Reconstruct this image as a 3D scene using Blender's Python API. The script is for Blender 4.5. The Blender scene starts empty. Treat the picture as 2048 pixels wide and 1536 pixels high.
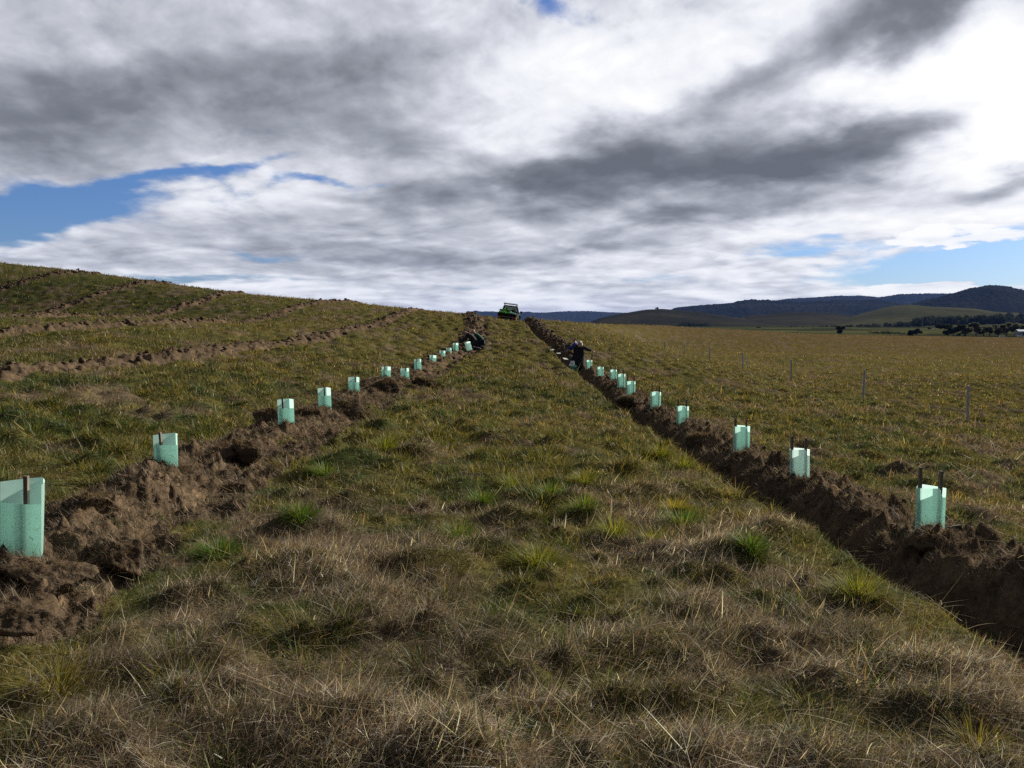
# Hillside tree planting: two ripped planting rows with green guards on a grassy rise.
import bpy, math, random
import numpy as np
from mathutils import Vector, Matrix
R = math.radians
scene = bpy.context.scene
C = scene.collection
rng = np.random.default_rng(11)
random.seed(11)

# ------------------------------------------------------------------ camera
EYE = 1.7
cam_d = bpy.data.cameras.new('camera'); cam = bpy.data.objects.new('camera', cam_d); C.objects.link(cam)
cam.location = (0, 0, EYE)
cam.rotation_euler = (R(90 - 4.07), 0, 0)
cam_d.sensor_fit = 'HORIZONTAL'; cam_d.sensor_width = 36.0
cam_d.lens = 36.0 * 1658.0 / 2048.0
cam_d.clip_start = 0.05; cam_d.clip_end = 30000
scene.camera = cam
scene.render.engine = 'CYCLES'
scene.cycles.use_denoising = False
scene.cycles.max_bounces = 6
scene.cycles.diffuse_bounces = 2
scene.cycles.glossy_bounces = 2
scene.cycles.transmission_bounces = 4
scene.cycles.transparent_max_bounces = 8
scene.cycles.volume_bounces = 0
scene.view_settings.view_transform = 'Standard'
scene.view_settings.look = 'None'
scene.view_settings.gamma = 1
scene.view_settings.exposure = 0.75

# ------------------------------------------------------------------ sun
SUN_AZ, SUN_EL = 52.0, 24.0          # degrees right of the view, degrees above the horizon
sd = bpy.data.lights.new('sun', 'SUN'); sun = bpy.data.objects.new('sun', sd); C.objects.link(sun)
sd.energy = 5.0; sd.angle = R(0.5); sd.color = (1.0, 0.93, 0.82)
to_sun = Vector((math.sin(R(SUN_AZ)) * math.cos(R(SUN_EL)), math.cos(R(SUN_AZ)) * math.cos(R(SUN_EL)), math.sin(R(SUN_EL))))
sun.rotation_euler = to_sun.to_track_quat('Z', 'Y').to_euler()
sun.location = to_sun * 60

# ------------------------------------------------------------------ node helper
class NT:
    """small expression builder for shader nodes"""
    def __init__(s, tree):
        s.t = tree; s.n = tree.nodes; s.l = tree.links
    def new(s, typ, **kw):
        n = s.n.new(typ)
        for k, v in kw.items(): setattr(n, k, v)
        return n
    def put(s, sock, v):
        if v is None: return
        if hasattr(v, 'is_output'): s.l.new(v, sock)
        else:
            if hasattr(sock.default_value, '__len__') and not hasattr(v, '__len__'): v = (v,) * len(sock.default_value)
            if hasattr(v, '__len__') and len(sock.default_value) == 4 and len(v) == 3: v = tuple(v) + (1,)
            sock.default_value = v
    def m(s, op, a, b=None, c=None, clamp=False):
        n = s.new('ShaderNodeMath', operation=op, use_clamp=clamp)
        s.put(n.inputs[0], a); s.put(n.inputs[1], b); s.put(n.inputs[2], c)
        return n.outputs[0]
    def add(s, a, b): return s.m('ADD', a, b)
    def sub(s, a, b): return s.m('SUBTRACT', a, b)
    def mul(s, a, b): return s.m('MULTIPLY', a, b)
    def mad(s, a, b, c): return s.m('MULTIPLY_ADD', a, b, c)
    def vm(s, op, a, b=None, scale=None):
        n = s.new('ShaderNodeVectorMath', operation=op)
        s.put(n.inputs[0], a); s.put(n.inputs[1], b)
        if scale is not None: s.put(n.inputs['Scale'], scale)
        return n.outputs['Value'] if op in ('LENGTH', 'DOT_PRODUCT', 'DISTANCE') else n.outputs[0]
    def sep(s, v):
        n = s.new('ShaderNodeSeparateXYZ'); s.put(n.inputs[0], v); return n.outputs
    def comb(s, x, y, z):
        n = s.new('ShaderNodeCombineXYZ'); s.put(n.inputs[0], x); s.put(n.inputs[1], y); s.put(n.inputs[2], z); return n.outputs[0]
    def noise(s, vec, scale, detail=4, rough=.5, dist=0, lac=2.0, out=0):
        n = s.new('ShaderNodeTexNoise')
        if vec is not None: s.put(n.inputs['Vector'], vec)
        s.put(n.inputs['Scale'], scale); s.put(n.inputs['Detail'], detail); s.put(n.inputs['Roughness'], rough)
        s.put(n.inputs['Distortion'], dist); s.put(n.inputs['Lacunarity'], lac)
        return n.outputs[out]
    def mapr(s, v, a, b, c=0., d=1., smooth=False):
        n = s.new('ShaderNodeMapRange'); n.interpolation_type = 'SMOOTHSTEP' if smooth else 'LINEAR'; n.clamp = True
        for i, q in enumerate((v, a, b, c, d)): s.put(n.inputs[i], q)
        return n.outputs[0]
    def ramp(s, v, stops, interp='LINEAR'):
        n = s.new('ShaderNodeValToRGB'); n.color_ramp.interpolation = interp
        e = n.color_ramp.elements
        while len(e) < len(stops): e.new(0.5)
        for k, (p, c) in enumerate(stops):
            e[k].position = p; e[k].color = tuple(c) + (1,) if len(c) == 3 else c
        s.put(n.inputs[0], v); return n.outputs[0]
    def mix(s, f, a, b, mode='MIX'):
        n = s.new('ShaderNodeMix', data_type='RGBA', blend_type=mode)
        s.put(n.inputs[0], f); s.put(n.inputs[6], a); s.put(n.inputs[7], b); return n.outputs[2]
    def attr(s, name, out=0):
        n = s.new('ShaderNodeAttribute', attribute_name=name); return n.outputs[out]
    def pos(s): return s.new('ShaderNodeNewGeometry').outputs['Position']

# ------------------------------------------------------------------ sky: clear blue seen through broken cloud
world = bpy.data.worlds.new('World'); scene.world = world
world.use_nodes = True
world.node_tree.nodes.clear()
W = NT(world.node_tree)
SKY_STRENGTH = 0.1
d = W.new('ShaderNodeTexCoord').outputs['Generated']
dx, dy, dz = W.sep(d)
az = W.mul(W.m('ARCTAN2', dx, dy), 57.2958)
el = W.mul(W.m('ARCSINE', dz), 57.2958)
# cloud-deck coordinates: a flat layer overhead, foreshortened towards the horizon
inv = W.m('DIVIDE', 1.0, W.add(W.m('MAXIMUM', dz, 0.0), 0.20))
deck = W.comb(W.mul(dx, inv), W.mul(dy, inv), W.mul(inv, 0.15))
shear = W.new('ShaderNodeMapping'); W.put(shear.inputs['Vector'], deck)
shear.inputs['Rotation'].default_value = (0, 0, R(38)); shear.inputs['Scale'].default_value = (1.25, 1.0, 1.0)
deck2 = shear.outputs[0]
puff = W.comb(W.mul(az, .095), W.mul(W.m('LOGARITHM', W.add(W.m('MAXIMUM', el, 0.0), 3.0), 2.71828), 1.75), 0.0)
tilt = W.new('ShaderNodeMapping'); W.put(tilt.inputs['Vector'], puff)      # wisps drawn out by the wind, rising to the right
tilt.inputs['Rotation'].default_value = (0, 0, R(-24)); tilt.inputs['Scale'].default_value = (.80, 1.35, 1.0)
puff = tilt.outputs[0]
n_big = W.noise(deck2, 1.5, 5, .5, .3)
n_mid = W.noise(puff, 2.3, 6, .52, .35)
vor = W.new('ShaderNodeTexVoronoi', feature='SMOOTH_F1'); W.put(vor.inputs['Vector'], W.vm('ADD', puff, W.vm('SCALE', W.noise(puff, 5.0, 3, .5, 0, out=1), scale=.16))); vor.inputs['Scale'].default_value = 4.2; vor.inputs['Detail'].default_value = 1.5; vor.inputs['Roughness'].default_value = .55; vor.inputs['Smoothness'].default_value = .6
billow = W.sub(.62, vor.outputs['Distance'])
n_fine = W.noise(puff, 9.0, 5, .58, .3)
wz = W.noise(puff, 1.7, 5, .5, .1, out=1)
wr, wg, wb = W.sep(wz)
elw = W.mapr(el, 0, 12, .25, 1.0)
aw = W.mad(W.sub(wr, .5), W.mul(elw, 11.0), az)
ew = W.mad(W.sub(wg, .5), W.mul(elw, 5.5), el)
pw = W.comb(aw, ew, 0)
def blob(a, e, ra, re, rot=0):
    mp = W.new('ShaderNodeMapping'); mp.vector_type = 'TEXTURE'
    W.put(mp.inputs['Vector'], pw)
    mp.inputs['Location'].default_value = (a, e, 0); mp.inputs['Rotation'].default_value = (0, 0, R(rot))
    mp.inputs['Scale'].default_value = (ra, re, 1)
    r2 = W.vm('DOT_PRODUCT', mp.outputs[0], mp.outputs[0])
    return W.m('EXPONENT', W.mul(r2, -1.0))
def total(lst, start=0.0):
    acc = start
    for w, *b in lst: acc = W.mad(blob(*b), w, acc)
    return acc
# lit and shaded parts of the cloud deck (weight, azimuth, elevation, radii, tilt)
light = total([
    (-.46, -12.5, 15.3, 8.5, 2.6, 10), (-.30, -24, 13.8, 6, 1.8, 12), (-.26, -31, 11.5, 5, 3, 0),
    (-.26, -8, 12.6, 4.5, 1.6, 10),
    (-.62, 4.8, 10.2, 5.5, 1.7, 10), (-.50, 13, 11.0, 6.5, 1.8, 10), (-.66, 21.5, 11.2, 7.0, 2.1, 12),
    (-.34, 12.5, 9.2, 8, 1.0, 4), (-.42, -4.5, 9.0, 6, 1.3, 8),
    (-.52, 24.5, 17.9, 8.0, 1.6, 20), (-.30, 15.5, 15.4, 4.5, 1.2, 24), (-.50, 31, 8.3, 3.4, .8, 12), (-.42, 10.3, 7.1, 3.0, .7, 8), (-.2, 16, 7.4, 4, .6, 6),
    (-.20, -18, 6.4, 3.4, .7, 0), (-.22, -5, 4.6, 6, .6, 2), (-.2, 6, 5.0, 5, .5, 2), (-.16, -10, 5.6, 6, .9, 4),
    (.62, 31, 12.8, 5.5, 4.6, -10), (.30, 24, 14.3, 7, 1.5, 12), (.24, 3, 17.2, 9, 2.2, 6), (.16, 8, 14.6, 9, 1.6, 10), (.22, 24, 6.2, 7, 1.0, 4),
    (.14, -18, 8.4, 5, 1.0, 14), (.10, 6, 2.2, 12, 1.2, 0), (.1, 31, 5.7, 5, .9, 0),
    (-.10, -26, 18, 10, 2.5, 0), (-.22, -27, 11, 10, 5.5, 8), (-.10, -8, 4.5, 14, 2.2, 0)], .74)
light = W.mad(W.sub(n_big, .5), .42, light)
n_off = W.noise(W.vm('ADD', puff, (.075, .055, 0)), 2.3, 4, .52, .35)      # sunward sample: edges facing the sun are lit, bases shaded
calm = W.mapr(el, 5, 13, 1.0, .72)
light = W.mad(W.mul(W.sub(n_mid, n_off), calm), .55, light)
light = W.mad(W.mul(W.sub(n_mid, .5), calm), .38, light)
light = W.mad(W.mul(billow, calm), .15, light)
light = W.mad(W.sub(n_fine, .5), .17, light)
unseen_dim = W.add(W.mapr(W.m('ABSOLUTE', az), 40, 75, 0.0, -.60), W.mapr(el, 22, 45, 0.0, -.45))   # unseen sky overhead and behind, darkened to cut the fill light
low = W.noise(W.comb(W.mul(az, .16), W.mul(el, .62), 3.0), 1.0, 5, .55, .4)
light = W.mad(W.mul(W.sub(low, .5), W.mapr(el, 9, 3, 0, 1)), .75, light)
light = W.add(light, unseen_dim)
# how much cloud covers the blue
cover = total([
    (-1.15, -31, 6.5, 8.5, 1.2, 8), (-.55, -30.5, 5.4, 3.0, .8, 8), (-.75, -20.5, 9.3, 5.5, .55, 14), (-.55, -12.9, 9.2, 3.0, .4, 0),
    (-.62, 1.9, 21.2, 3.6, 1.3, -8), (-.6, -21, 2.9, 8, .42, 0), (-.5, -16.5, 4.6, 3, .45, 0),
    (-1.5, 28.5, 3.5, 6.6, 1.5, 3), (-.55, 19, 4.9, 5, .5, 3), (-.4, 10, 3.0, 5, .35, 0), (-.35, -3, 2.9, 4, .25, 0),
    (-.4, -27, 20, 6, 1.4, 0)], 1.15)
cover = W.mad(W.sub(n_mid, .5), .85, cover)
cover = W.mad(W.sub(n_fine, .5), .50, cover)
cover = W.mad(billow, .30, cover)
cover = W.mapr(cover, .34, .88, 0, 1, True)
# low cumulus over the hills on the right
cum = total([(1.0, 24.6, 2.15, 2.3, .62, 4), (.9, 28.0, 2.2, 1.7, .55, 0), (1., 26.0, 5.55, 2.6, .75, 4), (.7, 30.5, 5.1, 2.6, .6, 0), (.5, 27.5, 4.6, .9, .3, 0)], 0.0)
cum = W.mapr(W.mad(W.sub(n_fine, .5), .8, cum), .42, .62, 0, 1, True)
cover = W.m('MAXIMUM', cover, W.mul(cum, .95))
light = W.add(light, W.mul(cum, .22))
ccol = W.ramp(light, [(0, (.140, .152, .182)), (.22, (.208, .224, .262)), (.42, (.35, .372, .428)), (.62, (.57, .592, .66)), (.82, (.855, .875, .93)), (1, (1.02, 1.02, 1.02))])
sky = W.new('ShaderNodeTexSky', sky_type='NISHITA', sun_disc=False)
sky.sun_elevation = R(SUN_EL); sky.sun_rotation = R(SUN_AZ); sky.air_density = 1.0; sky.dust_density = 0.4; sky.ozone_density = 2.0
blue = W.mix(1.0, sky.outputs[0], (.27, .38, .62), 'MULTIPLY')
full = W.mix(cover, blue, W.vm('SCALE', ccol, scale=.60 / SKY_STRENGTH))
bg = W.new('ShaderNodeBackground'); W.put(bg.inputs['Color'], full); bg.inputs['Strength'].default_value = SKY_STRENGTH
wo = W.new('ShaderNodeOutputWorld'); W.l.new(bg.outputs[0], wo.inputs['Surface'])
world.cycles.sampling_method = 'NONE'

# ------------------------------------------------------------------ numeric noise
def _hash(ix, iy, seed):
    h = (ix.astype(np.int64) * 374761393 + iy.astype(np.int64) * 668265263 + seed * 974711) & 0x7fffffff
    h = ((h ^ (h >> 13)) * 1274126177) & 0x7fffffff
    return ((h ^ (h >> 16)) & 0xffff) / 65535.0
def vnoise(x, y, seed=0):
    """gradient noise, about -1..1"""
    x = np.asarray(x, float); y = np.asarray(y, float)
    ix = np.floor(x); iy = np.floor(y); fx = x - ix; fy = y - iy
    u = fx * fx * fx * (fx * (fx * 6 - 15) + 10); v = fy * fy * fy * (fy * (fy * 6 - 15) + 10)
    def g(ox, oy):
        a = _hash(ix + ox, iy + oy, seed) * 2 * np.pi
        return np.cos(a) * (fx - ox) + np.sin(a) * (fy - oy)
    a = g(0, 0); b = g(1, 0); c = g(0, 1); e = g(1, 1)
    return 1.5 * ((a * (1 - u) + b * u) * (1 - v) + (c * (1 - u) + e * u) * v)
def fbm(x, y, oct=4, seed=0, gain=.5):
    s = 0; a = 1; t = 0
    for k in range(oct):
        s = s + a * vnoise(x, y, seed + k * 17); t += a; a *= gain; x = x * 2.03 + 3.1; y = y * 2.03 + 1.7
    return s / t * 1.25
def lumps(x, y, seed=0):
    """rounded clods: distance to the nearest of scattered centres (0 at a centre, about 1 between)"""
    ix = np.floor(x); iy = np.floor(y); best = np.full(np.shape(x), 9.0)
    for ox in (-1, 0, 1):
        for oy in (-1, 0, 1):
            cx = ix + ox + _hash(ix + ox, iy + oy, seed); cy = iy + oy + _hash(ix + ox, iy + oy, seed + 5)
            best = np.minimum(best, (cx - x) ** 2 + (cy - y) ** 2)
    return np.sqrt(best)
def sstep(a, b, x):
    t = np.clip((x - a) / (b - a), 0, 1); return t * t * (3 - 2 * t)

# ------------------------------------------------------------------ surveyed ground (x right, y ahead, z from eye level)
F = 1658.0
cp, sp = math.cos(R(4.07)), math.sin(R(4.07))
def at(px, py, Y):
    """survey note -> ground point Y metres ahead, in metres from the camera foot, z from eye level"""
    X, V = px - 1024.0, 768.0 - py
    yy = F * cp + V * sp; zz = -F * sp + V * cp
    return (X / yy * Y, Y, zz / yy * Y)
survey = [(0,0,-1.70),(0,4,-1.80),(0,8,-1.86),(0,15,-1.92),(0,25,-1.9),(.2,35,-1.75),(.2,45,-1.15),(.1,50,-.8),(.1,55,-.38),(0,60,-.08),(0,66,.14),
    (-4,0,-1.6),(-4,5,-1.66),(-4,10,-1.75),(-4,17,-1.92),(-4,25,-1.84),(-3.5,32,-1.74),(-2.9,41,-1.45),(-2.2,43.5,-1.34),(-2.2,50,-.7),(-2.8,58,0.02),(-3.1,66,.45),
    (3.5,3,-1.9),(3.5,7,-1.95),(3.5,10,-2.05),(3.5,13,-2.12),(3.5,18,-2.24),(3.5,25,-2.2),(3.4,37,-2.1),(3.0,42,-1.6),(2.3,50,-.85),(1.75,57,-.3),(1.3,64,.1),
    (14,25,-3.05),(14,33,-3.0),(14,41.6,-2.95),(14,50,-2.8),(14,58.8,-2.66),(14,67.5,-2.6),(14,85,-2.5),(14,104,-2.25),
    (8,8,-2.4),(10,15,-2.65),(8,30,-2.55),(8,45,-2.0),(7,60,-.9),(20,30,-3.3),(30,50,-3.6),(45,60,-3.8),(30,90,-3.4),(60,100,-3.9),(20,140,-1.3),(110,150,-4.2),
    (0,-6,-1.6),(-6,-4,-1.4),(6,-4,-1.9),(-20,-10,-.6),(20,-10,-3.0),(0,-40,-2),(-12,6,-1.15)]
rows_px = {
    'b': [(-60,752,16.5,-10.6),(0,745,17,-10.5),(170,728,21,-10.4),(340,712,24.2,-10.1),(500,690,31,-9.9),(600,680,37,-9.5),(700,658,43.5,-8.6),(780,640,54,-8),(845,619,67,-7.3)],
    'c': [(-60,667,26.5,-17.6),(0,664,28,-17.4),(160,652,33,-17.3),(317,645,39,-17),(480,644,49,-16.2),(592,628,56.5,-14.8),(714,605,68,-12.6)],
    'd': [(-60,634,37.5,-24.6),(0,633,39.6,-24.5),(170,632,46.6,-24),(350,627,55,-22.4),(415,615,58.5,-21.5),(488,590,65,-21)],
    'e': [(60,633,54,-31.5),(130,620,57.5,-31),(171,613,59,-30.5),(268,593,63.6,-29),(342,571,67.5,-27.7)],
    'f': [(-60,602,60,-39),(0,595,61.5,-38),(100,572,65.5,-36.5),(195,553,70,-35)]}
row_path = {}
for k, pts in rows_px.items():
    P3 = [at(a, b, y) for a, b, y, _ in pts]
    survey += [(p[0], p[1], p[2] - .12) for p in P3]
    row_path[k] = np.array([(p[0], p[1]) for p in P3])
# brow of the hill: bearing (horizontal offset per metre ahead) -> distance and height
brow_px = [(-900,470,85),(-400,498,80),(0,527,76),(122,540,74),(244,555.5,72),(366,573,69),(498,590.5,67),(644,602.5,67),(714,607.5,68),(820,621,68),(925,630,67),(980,637,68),
           (1020,645,69),(1055,642,68),(1085,643.5,71),(1160,647.5,95),(1330,651,165),(1500,663,225),(1600,668,255),(2048,675,290),(2500,677,300)]
brow_s = []; brow_D = []; brow_z = []
for a, b, y in brow_px:
    p = at(a, b, y); brow_s.append(math.degrees(math.atan2(p[0], p[1]))); brow_D.append(math.hypot(p[0], p[1])); brow_z.append(p[2])
    survey.append((p[0], p[1], p[2]))
brow_s += [100, 180, -100, -180]; brow_D += [200, 120, 90, 120]; brow_z += [-4, -2.5, 4, -2.5]
o_ = np.argsort(brow_s); brow_s = np.array(brow_s)[o_]; brow_D = np.array(brow_D)[o_]; brow_z = np.array(brow_z)[o_]
S = np.array(survey, float)
def tps_fit(S, lam=.02):
    n = len(S); d2 = (S[:, None, 0] - S[None, :, 0]) ** 2 + (S[:, None, 1] - S[None, :, 1]) ** 2
    K = .5 * d2 * np.log(d2 + 1e-9) + np.eye(n) * lam
    Pm = np.c_[np.ones(n), S[:, :2]]
    A = np.block([[K, Pm], [Pm.T, np.zeros((3, 3))]])
    return np.linalg.solve(A, np.r_[S[:, 2], 0, 0, 0])
wts = tps_fit(S)
def plain(x, y):
    z = wts[-3] + wts[-2] * x + wts[-1] * y
    for i in range(len(S)):
        d2 = (x - S[i, 0]) ** 2 + (y - S[i, 1]) ** 2
        z = z + wts[i] * .5 * d2 * np.log(d2 + 1e-9)
    return z
VAL_D = [0, 300, 480, 700, 1200, 1800, 3000, 6000, 12000]
VAL_Z = [-9, -8, -6.6, -6, -3.5, -1.5, 0, 6, 10]
def base_height(x, y):
    """smooth ground without trenches, z from eye level"""
    r = np.hypot(x, y); a = np.degrees(np.arctan2(x, y))
    D = np.interp(a, brow_s, brow_D); zc = np.interp(a, brow_s, brow_z)
    rr = np.minimum(r, D); k = rr / np.maximum(r, 1e-6)
    z = plain(x * k, y * k)
    t = sstep(.72, 1.0, rr / D)
    z = z * (1 - t) + zc * rr / D * t
    over = np.maximum(r - D, 0)
    slope = np.clip(zc / D, -.03, .1)
    zo = zc + slope * over - .0022 * over ** 2
    zv = np.interp(r, VAL_D, VAL_Z) + np.clip(-a / 40, 0, 1) * -6
    zo = np.where(over > 0, np.maximum(zo, zv - 2 * np.exp(-over / 100)), z)
    return np.where(over > 0, zo, z)

# ------------------------------------------------------------------ planting rows and guards
guards_px = {  # picture notes: x, foot, distance, visible height, facing, stakes
    'left': [(42,1097,5.35,.45),(333,926,9.1,.32),(573,861,13.6,.52),(650,826,17.0,.52),(708,783,20.6,.36),(772,757,25.0,.36),(811,760,26.6,.38),(837,741,30.0,.42),(865,729,34.6,.39),(885,718,37.5,.38),(899,712,39.6,.39),(911,701,41.0,.37)],
    'right': [(1858,1064,7.25,.405),(1597,963,9.95,.40),(1481,906,12.8,.42),(1364,854,17.2,.44),(1310,816,20.3,.40),(1261,791,23.6,.41),(1242,773,26.3,.40),(1226,758,29.8,.34),(1200,755,32.4,.42),(1178,738,36.5,.40)]}
G = {k: [at(a, b, y) + (h,) for a, b, y, h in v] for k, v in guards_px.items()}
left_line = np.array([(-3.2,-6),(-3.3,0),(-3.25,5.3),(-3.7,9),(-3.75,14),(-3.85,20),(-3.7,25),(-3.4,30),(-3.2,36),(-2.75,41),(-2.35,45),(-2.3,52),(-2.7,59),(-3.1,67),(-3.4,72)], float)
right_line = np.array([(3.7,-6),(3.7,0),(3.62,7),(3.5,12),(3.52,20),(3.45,28),(3.45,36),(3.05,42),(2.35,50),(1.8,57),(1.45,64),(1.3,70)], float)
def row_offset(x, y, line):
    return x - np.interp(y, line[:, 1], line[:, 0])
def seg_dist(x, y, path):
    best = np.full(np.shape(x), 1e9); sgn = np.zeros(np.shape(x))
    for (ax, ay), (bx, by) in zip(path[:-1], path[1:]):
        L2 = (bx - ax) ** 2 + (by - ay) ** 2
        t = np.clip(((x - ax) * (bx - ax) + (y - ay) * (by - ay)) / L2, 0, 1)
        ex = x - ax - t * (bx - ax); ey = y - ay - t * (by - ay); q = np.hypot(ex, ey)
        up = ex * (by - ay) - ey * (bx - ax)
        sgn = np.where(q < best, np.sign(up), sgn); best = np.minimum(best, q)
    return best, sgn
def gauss(u, c, w): return np.exp(-((u - c) / w) ** 2)
def clods(x, y, seed=3):
    a = np.maximum(1 - lumps(x * 2.3 + .35 * fbm(x * 3, y * 3, 2, 9), y * 1.9, seed) * 1.15, 0) * .20
    wx, wy = x + .10 * vnoise(x * 4, y * 4, seed + 31), y + .10 * vnoise(x * 4 + 9, y * 4, seed + 32)
    b = np.maximum(1 - lumps(wx * 4.6, wy * 4.2, seed + 1) * 1.2, 0) ** .7 * .08
    c = np.abs(fbm(wx * 4.5, wy * 4.5, 3, seed + 7, .5)) * .15 + .018 * fbm(x * 14, y * 14, 2, seed + 8)
    return a + b + c - .11
def soil_height(x, y):
    """returns (height change, soil mask 0..1)"""
    dz = np.zeros(np.shape(x)); mask = np.zeros(np.shape(x))
    near = (np.abs(x) < 60) & (y > -8) & (y < 74)
    xs, ys = x[near], y[near]
    wob = .16 * fbm(ys * .9, xs * 0 + .3, 3, 21)
    # left row: spoil heap under the guards, ripped trench on its near side
    u = row_offset(xs, ys, left_line) + wob
    amp = .75 + .45 * fbm(ys * .55, ys * 0 + 2, 3, 33)
    edge = .09 * fbm(xs * 2.5, ys * 2.5, 3, 35)
    far = sstep(44, 62, ys)
    nr = 1 - sstep(5.5, 9, ys)
    m = sstep(-.80, -.45, u + edge) * (1 - sstep(.82 - .22 * nr, 1.12 - .22 * nr, u + 1.6 * edge))
    m = m * np.clip(.80 + 1.35 * fbm(xs * 1.1 + 3, ys * 1.1, 3, 55) + .4 * gauss(u, -.1, .3), .08, 1)
    h = m * (.17 * amp * gauss(u, -.12, .48) - .20 * (.6 + .6 * fbm(ys * 1.1, ys * 0, 2, 5)) * gauss(u, .62, .26) + clods(xs, ys, 3) * (.95 + .25 * far))
    z1, m1 = h, m
    # right row: clean cut trench edge, heap beyond it
    u = row_offset(xs, ys, right_line) + .5 * wob
    amp = .8 + .35 * fbm(ys * .6, ys * 0 + 7, 3, 43)
    cut = sstep(-.86, -.70, u + .05 * fbm(xs * 3, ys * 3, 2, 51))
    out = 1 - sstep(.42, .82, u + edge * 1.8)
    m = cut * out * np.clip(1 - .9 * gauss(u, .30, .26) * gauss(ys, 5.6, .5), 0, 1)
    m = m * np.clip(1.1 + 1.0 * fbm(xs * 1.3 + 8, ys * 1.3, 3, 57) * sstep(0, .4, u), .15, 1)
    h = m * (.14 * amp * gauss(u, .12, .40) - .24 * gauss(u, -.60, .24) * (1 - .55 * far) * (1 + 1.3 * gauss(ys, 5.2, .9)) + .22 * gauss(u, .10, .42) * gauss(ys, 5.55, .45) + clods(xs, ys, 13) * (.60 + .60 * sstep(-.6, -.05, u)))
    z1 = z1 + h; m1 = np.maximum(m1, m)
    for k, path in row_path.items():
        q, sg = seg_dist(xs, ys, path)
        w = q * sg
        edge2 = .3 * fbm(xs * 1.3, ys * 1.3, 3, 61)
        gap = np.clip(.95 + .7 * fbm(xs * .35, ys * .35, 2, 77), 0.55, 1)
        m = (1 - sstep(.30, .60, q + .7 * edge2)) * gap
        z1 = z1 + m * (.15 * gauss(w, -.1, .36) + clods(xs * .8, ys * .8, 23) * 1.05)
        m1 = np.maximum(m1, np.clip(m * 1.3, 0, 1))
    dz[near] = z1; mask[near] = m1
    return dz, mask
hum = np.c_[rng.uniform(-7, 7, 420), rng.uniform(1.0, 15, 420), rng.uniform(.15, .36, 420), rng.uniform(.04, .17, 420)]
hum = np.concatenate([hum, np.c_[rng.uniform(-5, 5, 520), rng.uniform(1.5, 9, 520), rng.uniform(.07, .16, 520), rng.uniform(.035, .10, 520)]])
hum[:6] = [(3.75, 5.6, .45, .01), (3.45, 5.75, .35, .01), (4.1, 5.5, .4, .02), (4.3, 5.2, .4, .05), (3.6, 5.4, .3, .01), (4.0, 5.8, .35, .02)]
keep = (np.arange(len(hum)) < 6) | ((np.abs(row_offset(hum[:, 0], hum[:, 1], left_line)) > 1.1) & (np.abs(row_offset(hum[:, 0], hum[:, 1], right_line) + .1) > 1.05))
hum = hum[keep]
dead_w = 1 - sstep(-.12, .25, fbm(hum[:, 0] * .35 + 5, hum[:, 1] * .35, 3, 91) + .08 * (hum[:, 1] - 6.5))   # share of dead matted grass
hum_dead = (dead_w + rng.uniform(-.45, .45, len(hum)) - .42 * sstep(4.2, 6.4, hum[:, 1]) > .5) | (hum[:, 3] < .03)
def hummocks(x, y):
    z = np.zeros(np.shape(x)); dead = np.zeros(np.shape(x))
    sel = (np.abs(x) < 8) & (y > .3) & (y < 16)
    xs, ys = x[sel], y[sel]; zz = np.zeros(xs.shape); dd = np.zeros(xs.shape)
    order = np.argsort(ys); yo = ys[order]
    for (hx, hy, hr, hh), dk in zip(hum, hum_dead):
        i0, i1 = np.searchsorted(yo, hy - 2.2 * hr), np.searchsorted(yo, hy + 2.2 * hr)
        idx = order[i0:i1]
        g = np.exp(-(((xs[idx] - hx) / hr) ** 2 + ((ys[idx] - hy) / (hr * .8)) ** 2))
        zz[idx] = np.maximum(zz[idx], g * hh) + .25 * np.minimum(zz[idx], g * hh)
        if dk: dd[idx] = np.maximum(dd[idx], g)
    z[sel] = zz; dead[sel] = dd
    return z, dead
guard_fix = []
def height(x, y, detail=True, full=False):
    x = np.asarray(x, float); y = np.asarray(y, float)
    z = base_height(x, y)
    r = np.hypot(x, y)
    dz, mask = soil_height(x, y)
    hz, dead = hummocks(x, y)
    rough = .05 * fbm(x * .9, y * .9, 4, 101) * sstep(1, 4, r) + .10 * fbm(x * .25, y * .25, 3, 103) * sstep(8, 25, r) * (1 - .6 * sstep(40, 60, r))
    tus = np.maximum(1 - lumps(x * 1.25, y * 1.25, 107) * 1.9, 0) ** .7 * .15 * (1 - .55 * sstep(6, 14, -x)) * sstep(8, 16, r) * (1 - sstep(120, 200, r))
    z = z + dz + (hz + rough + tus) * (1 - mask)
    for gx, gy, dzg in guard_fix:
        q = np.nonzero((np.abs(x - gx) < 1) & (np.abs(y - gy) < 1))[0]
        z[q] += dzg * np.exp(-((x[q] - gx) ** 2 + (y[q] - gy + .06) ** 2) / .36 ** 2)
    z = z + EYE
    return (z, mask, dead) if full else z
for k in G:
    for g in G[k]:
        h0 = float(height(np.array([g[0]]), np.array([g[1]]))[0])
        guard_fix.append((g[0], g[1], g[2] + EYE - h0))
def ground(x, y): return float(height(np.array([x]), np.array([y]))[0])

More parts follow.
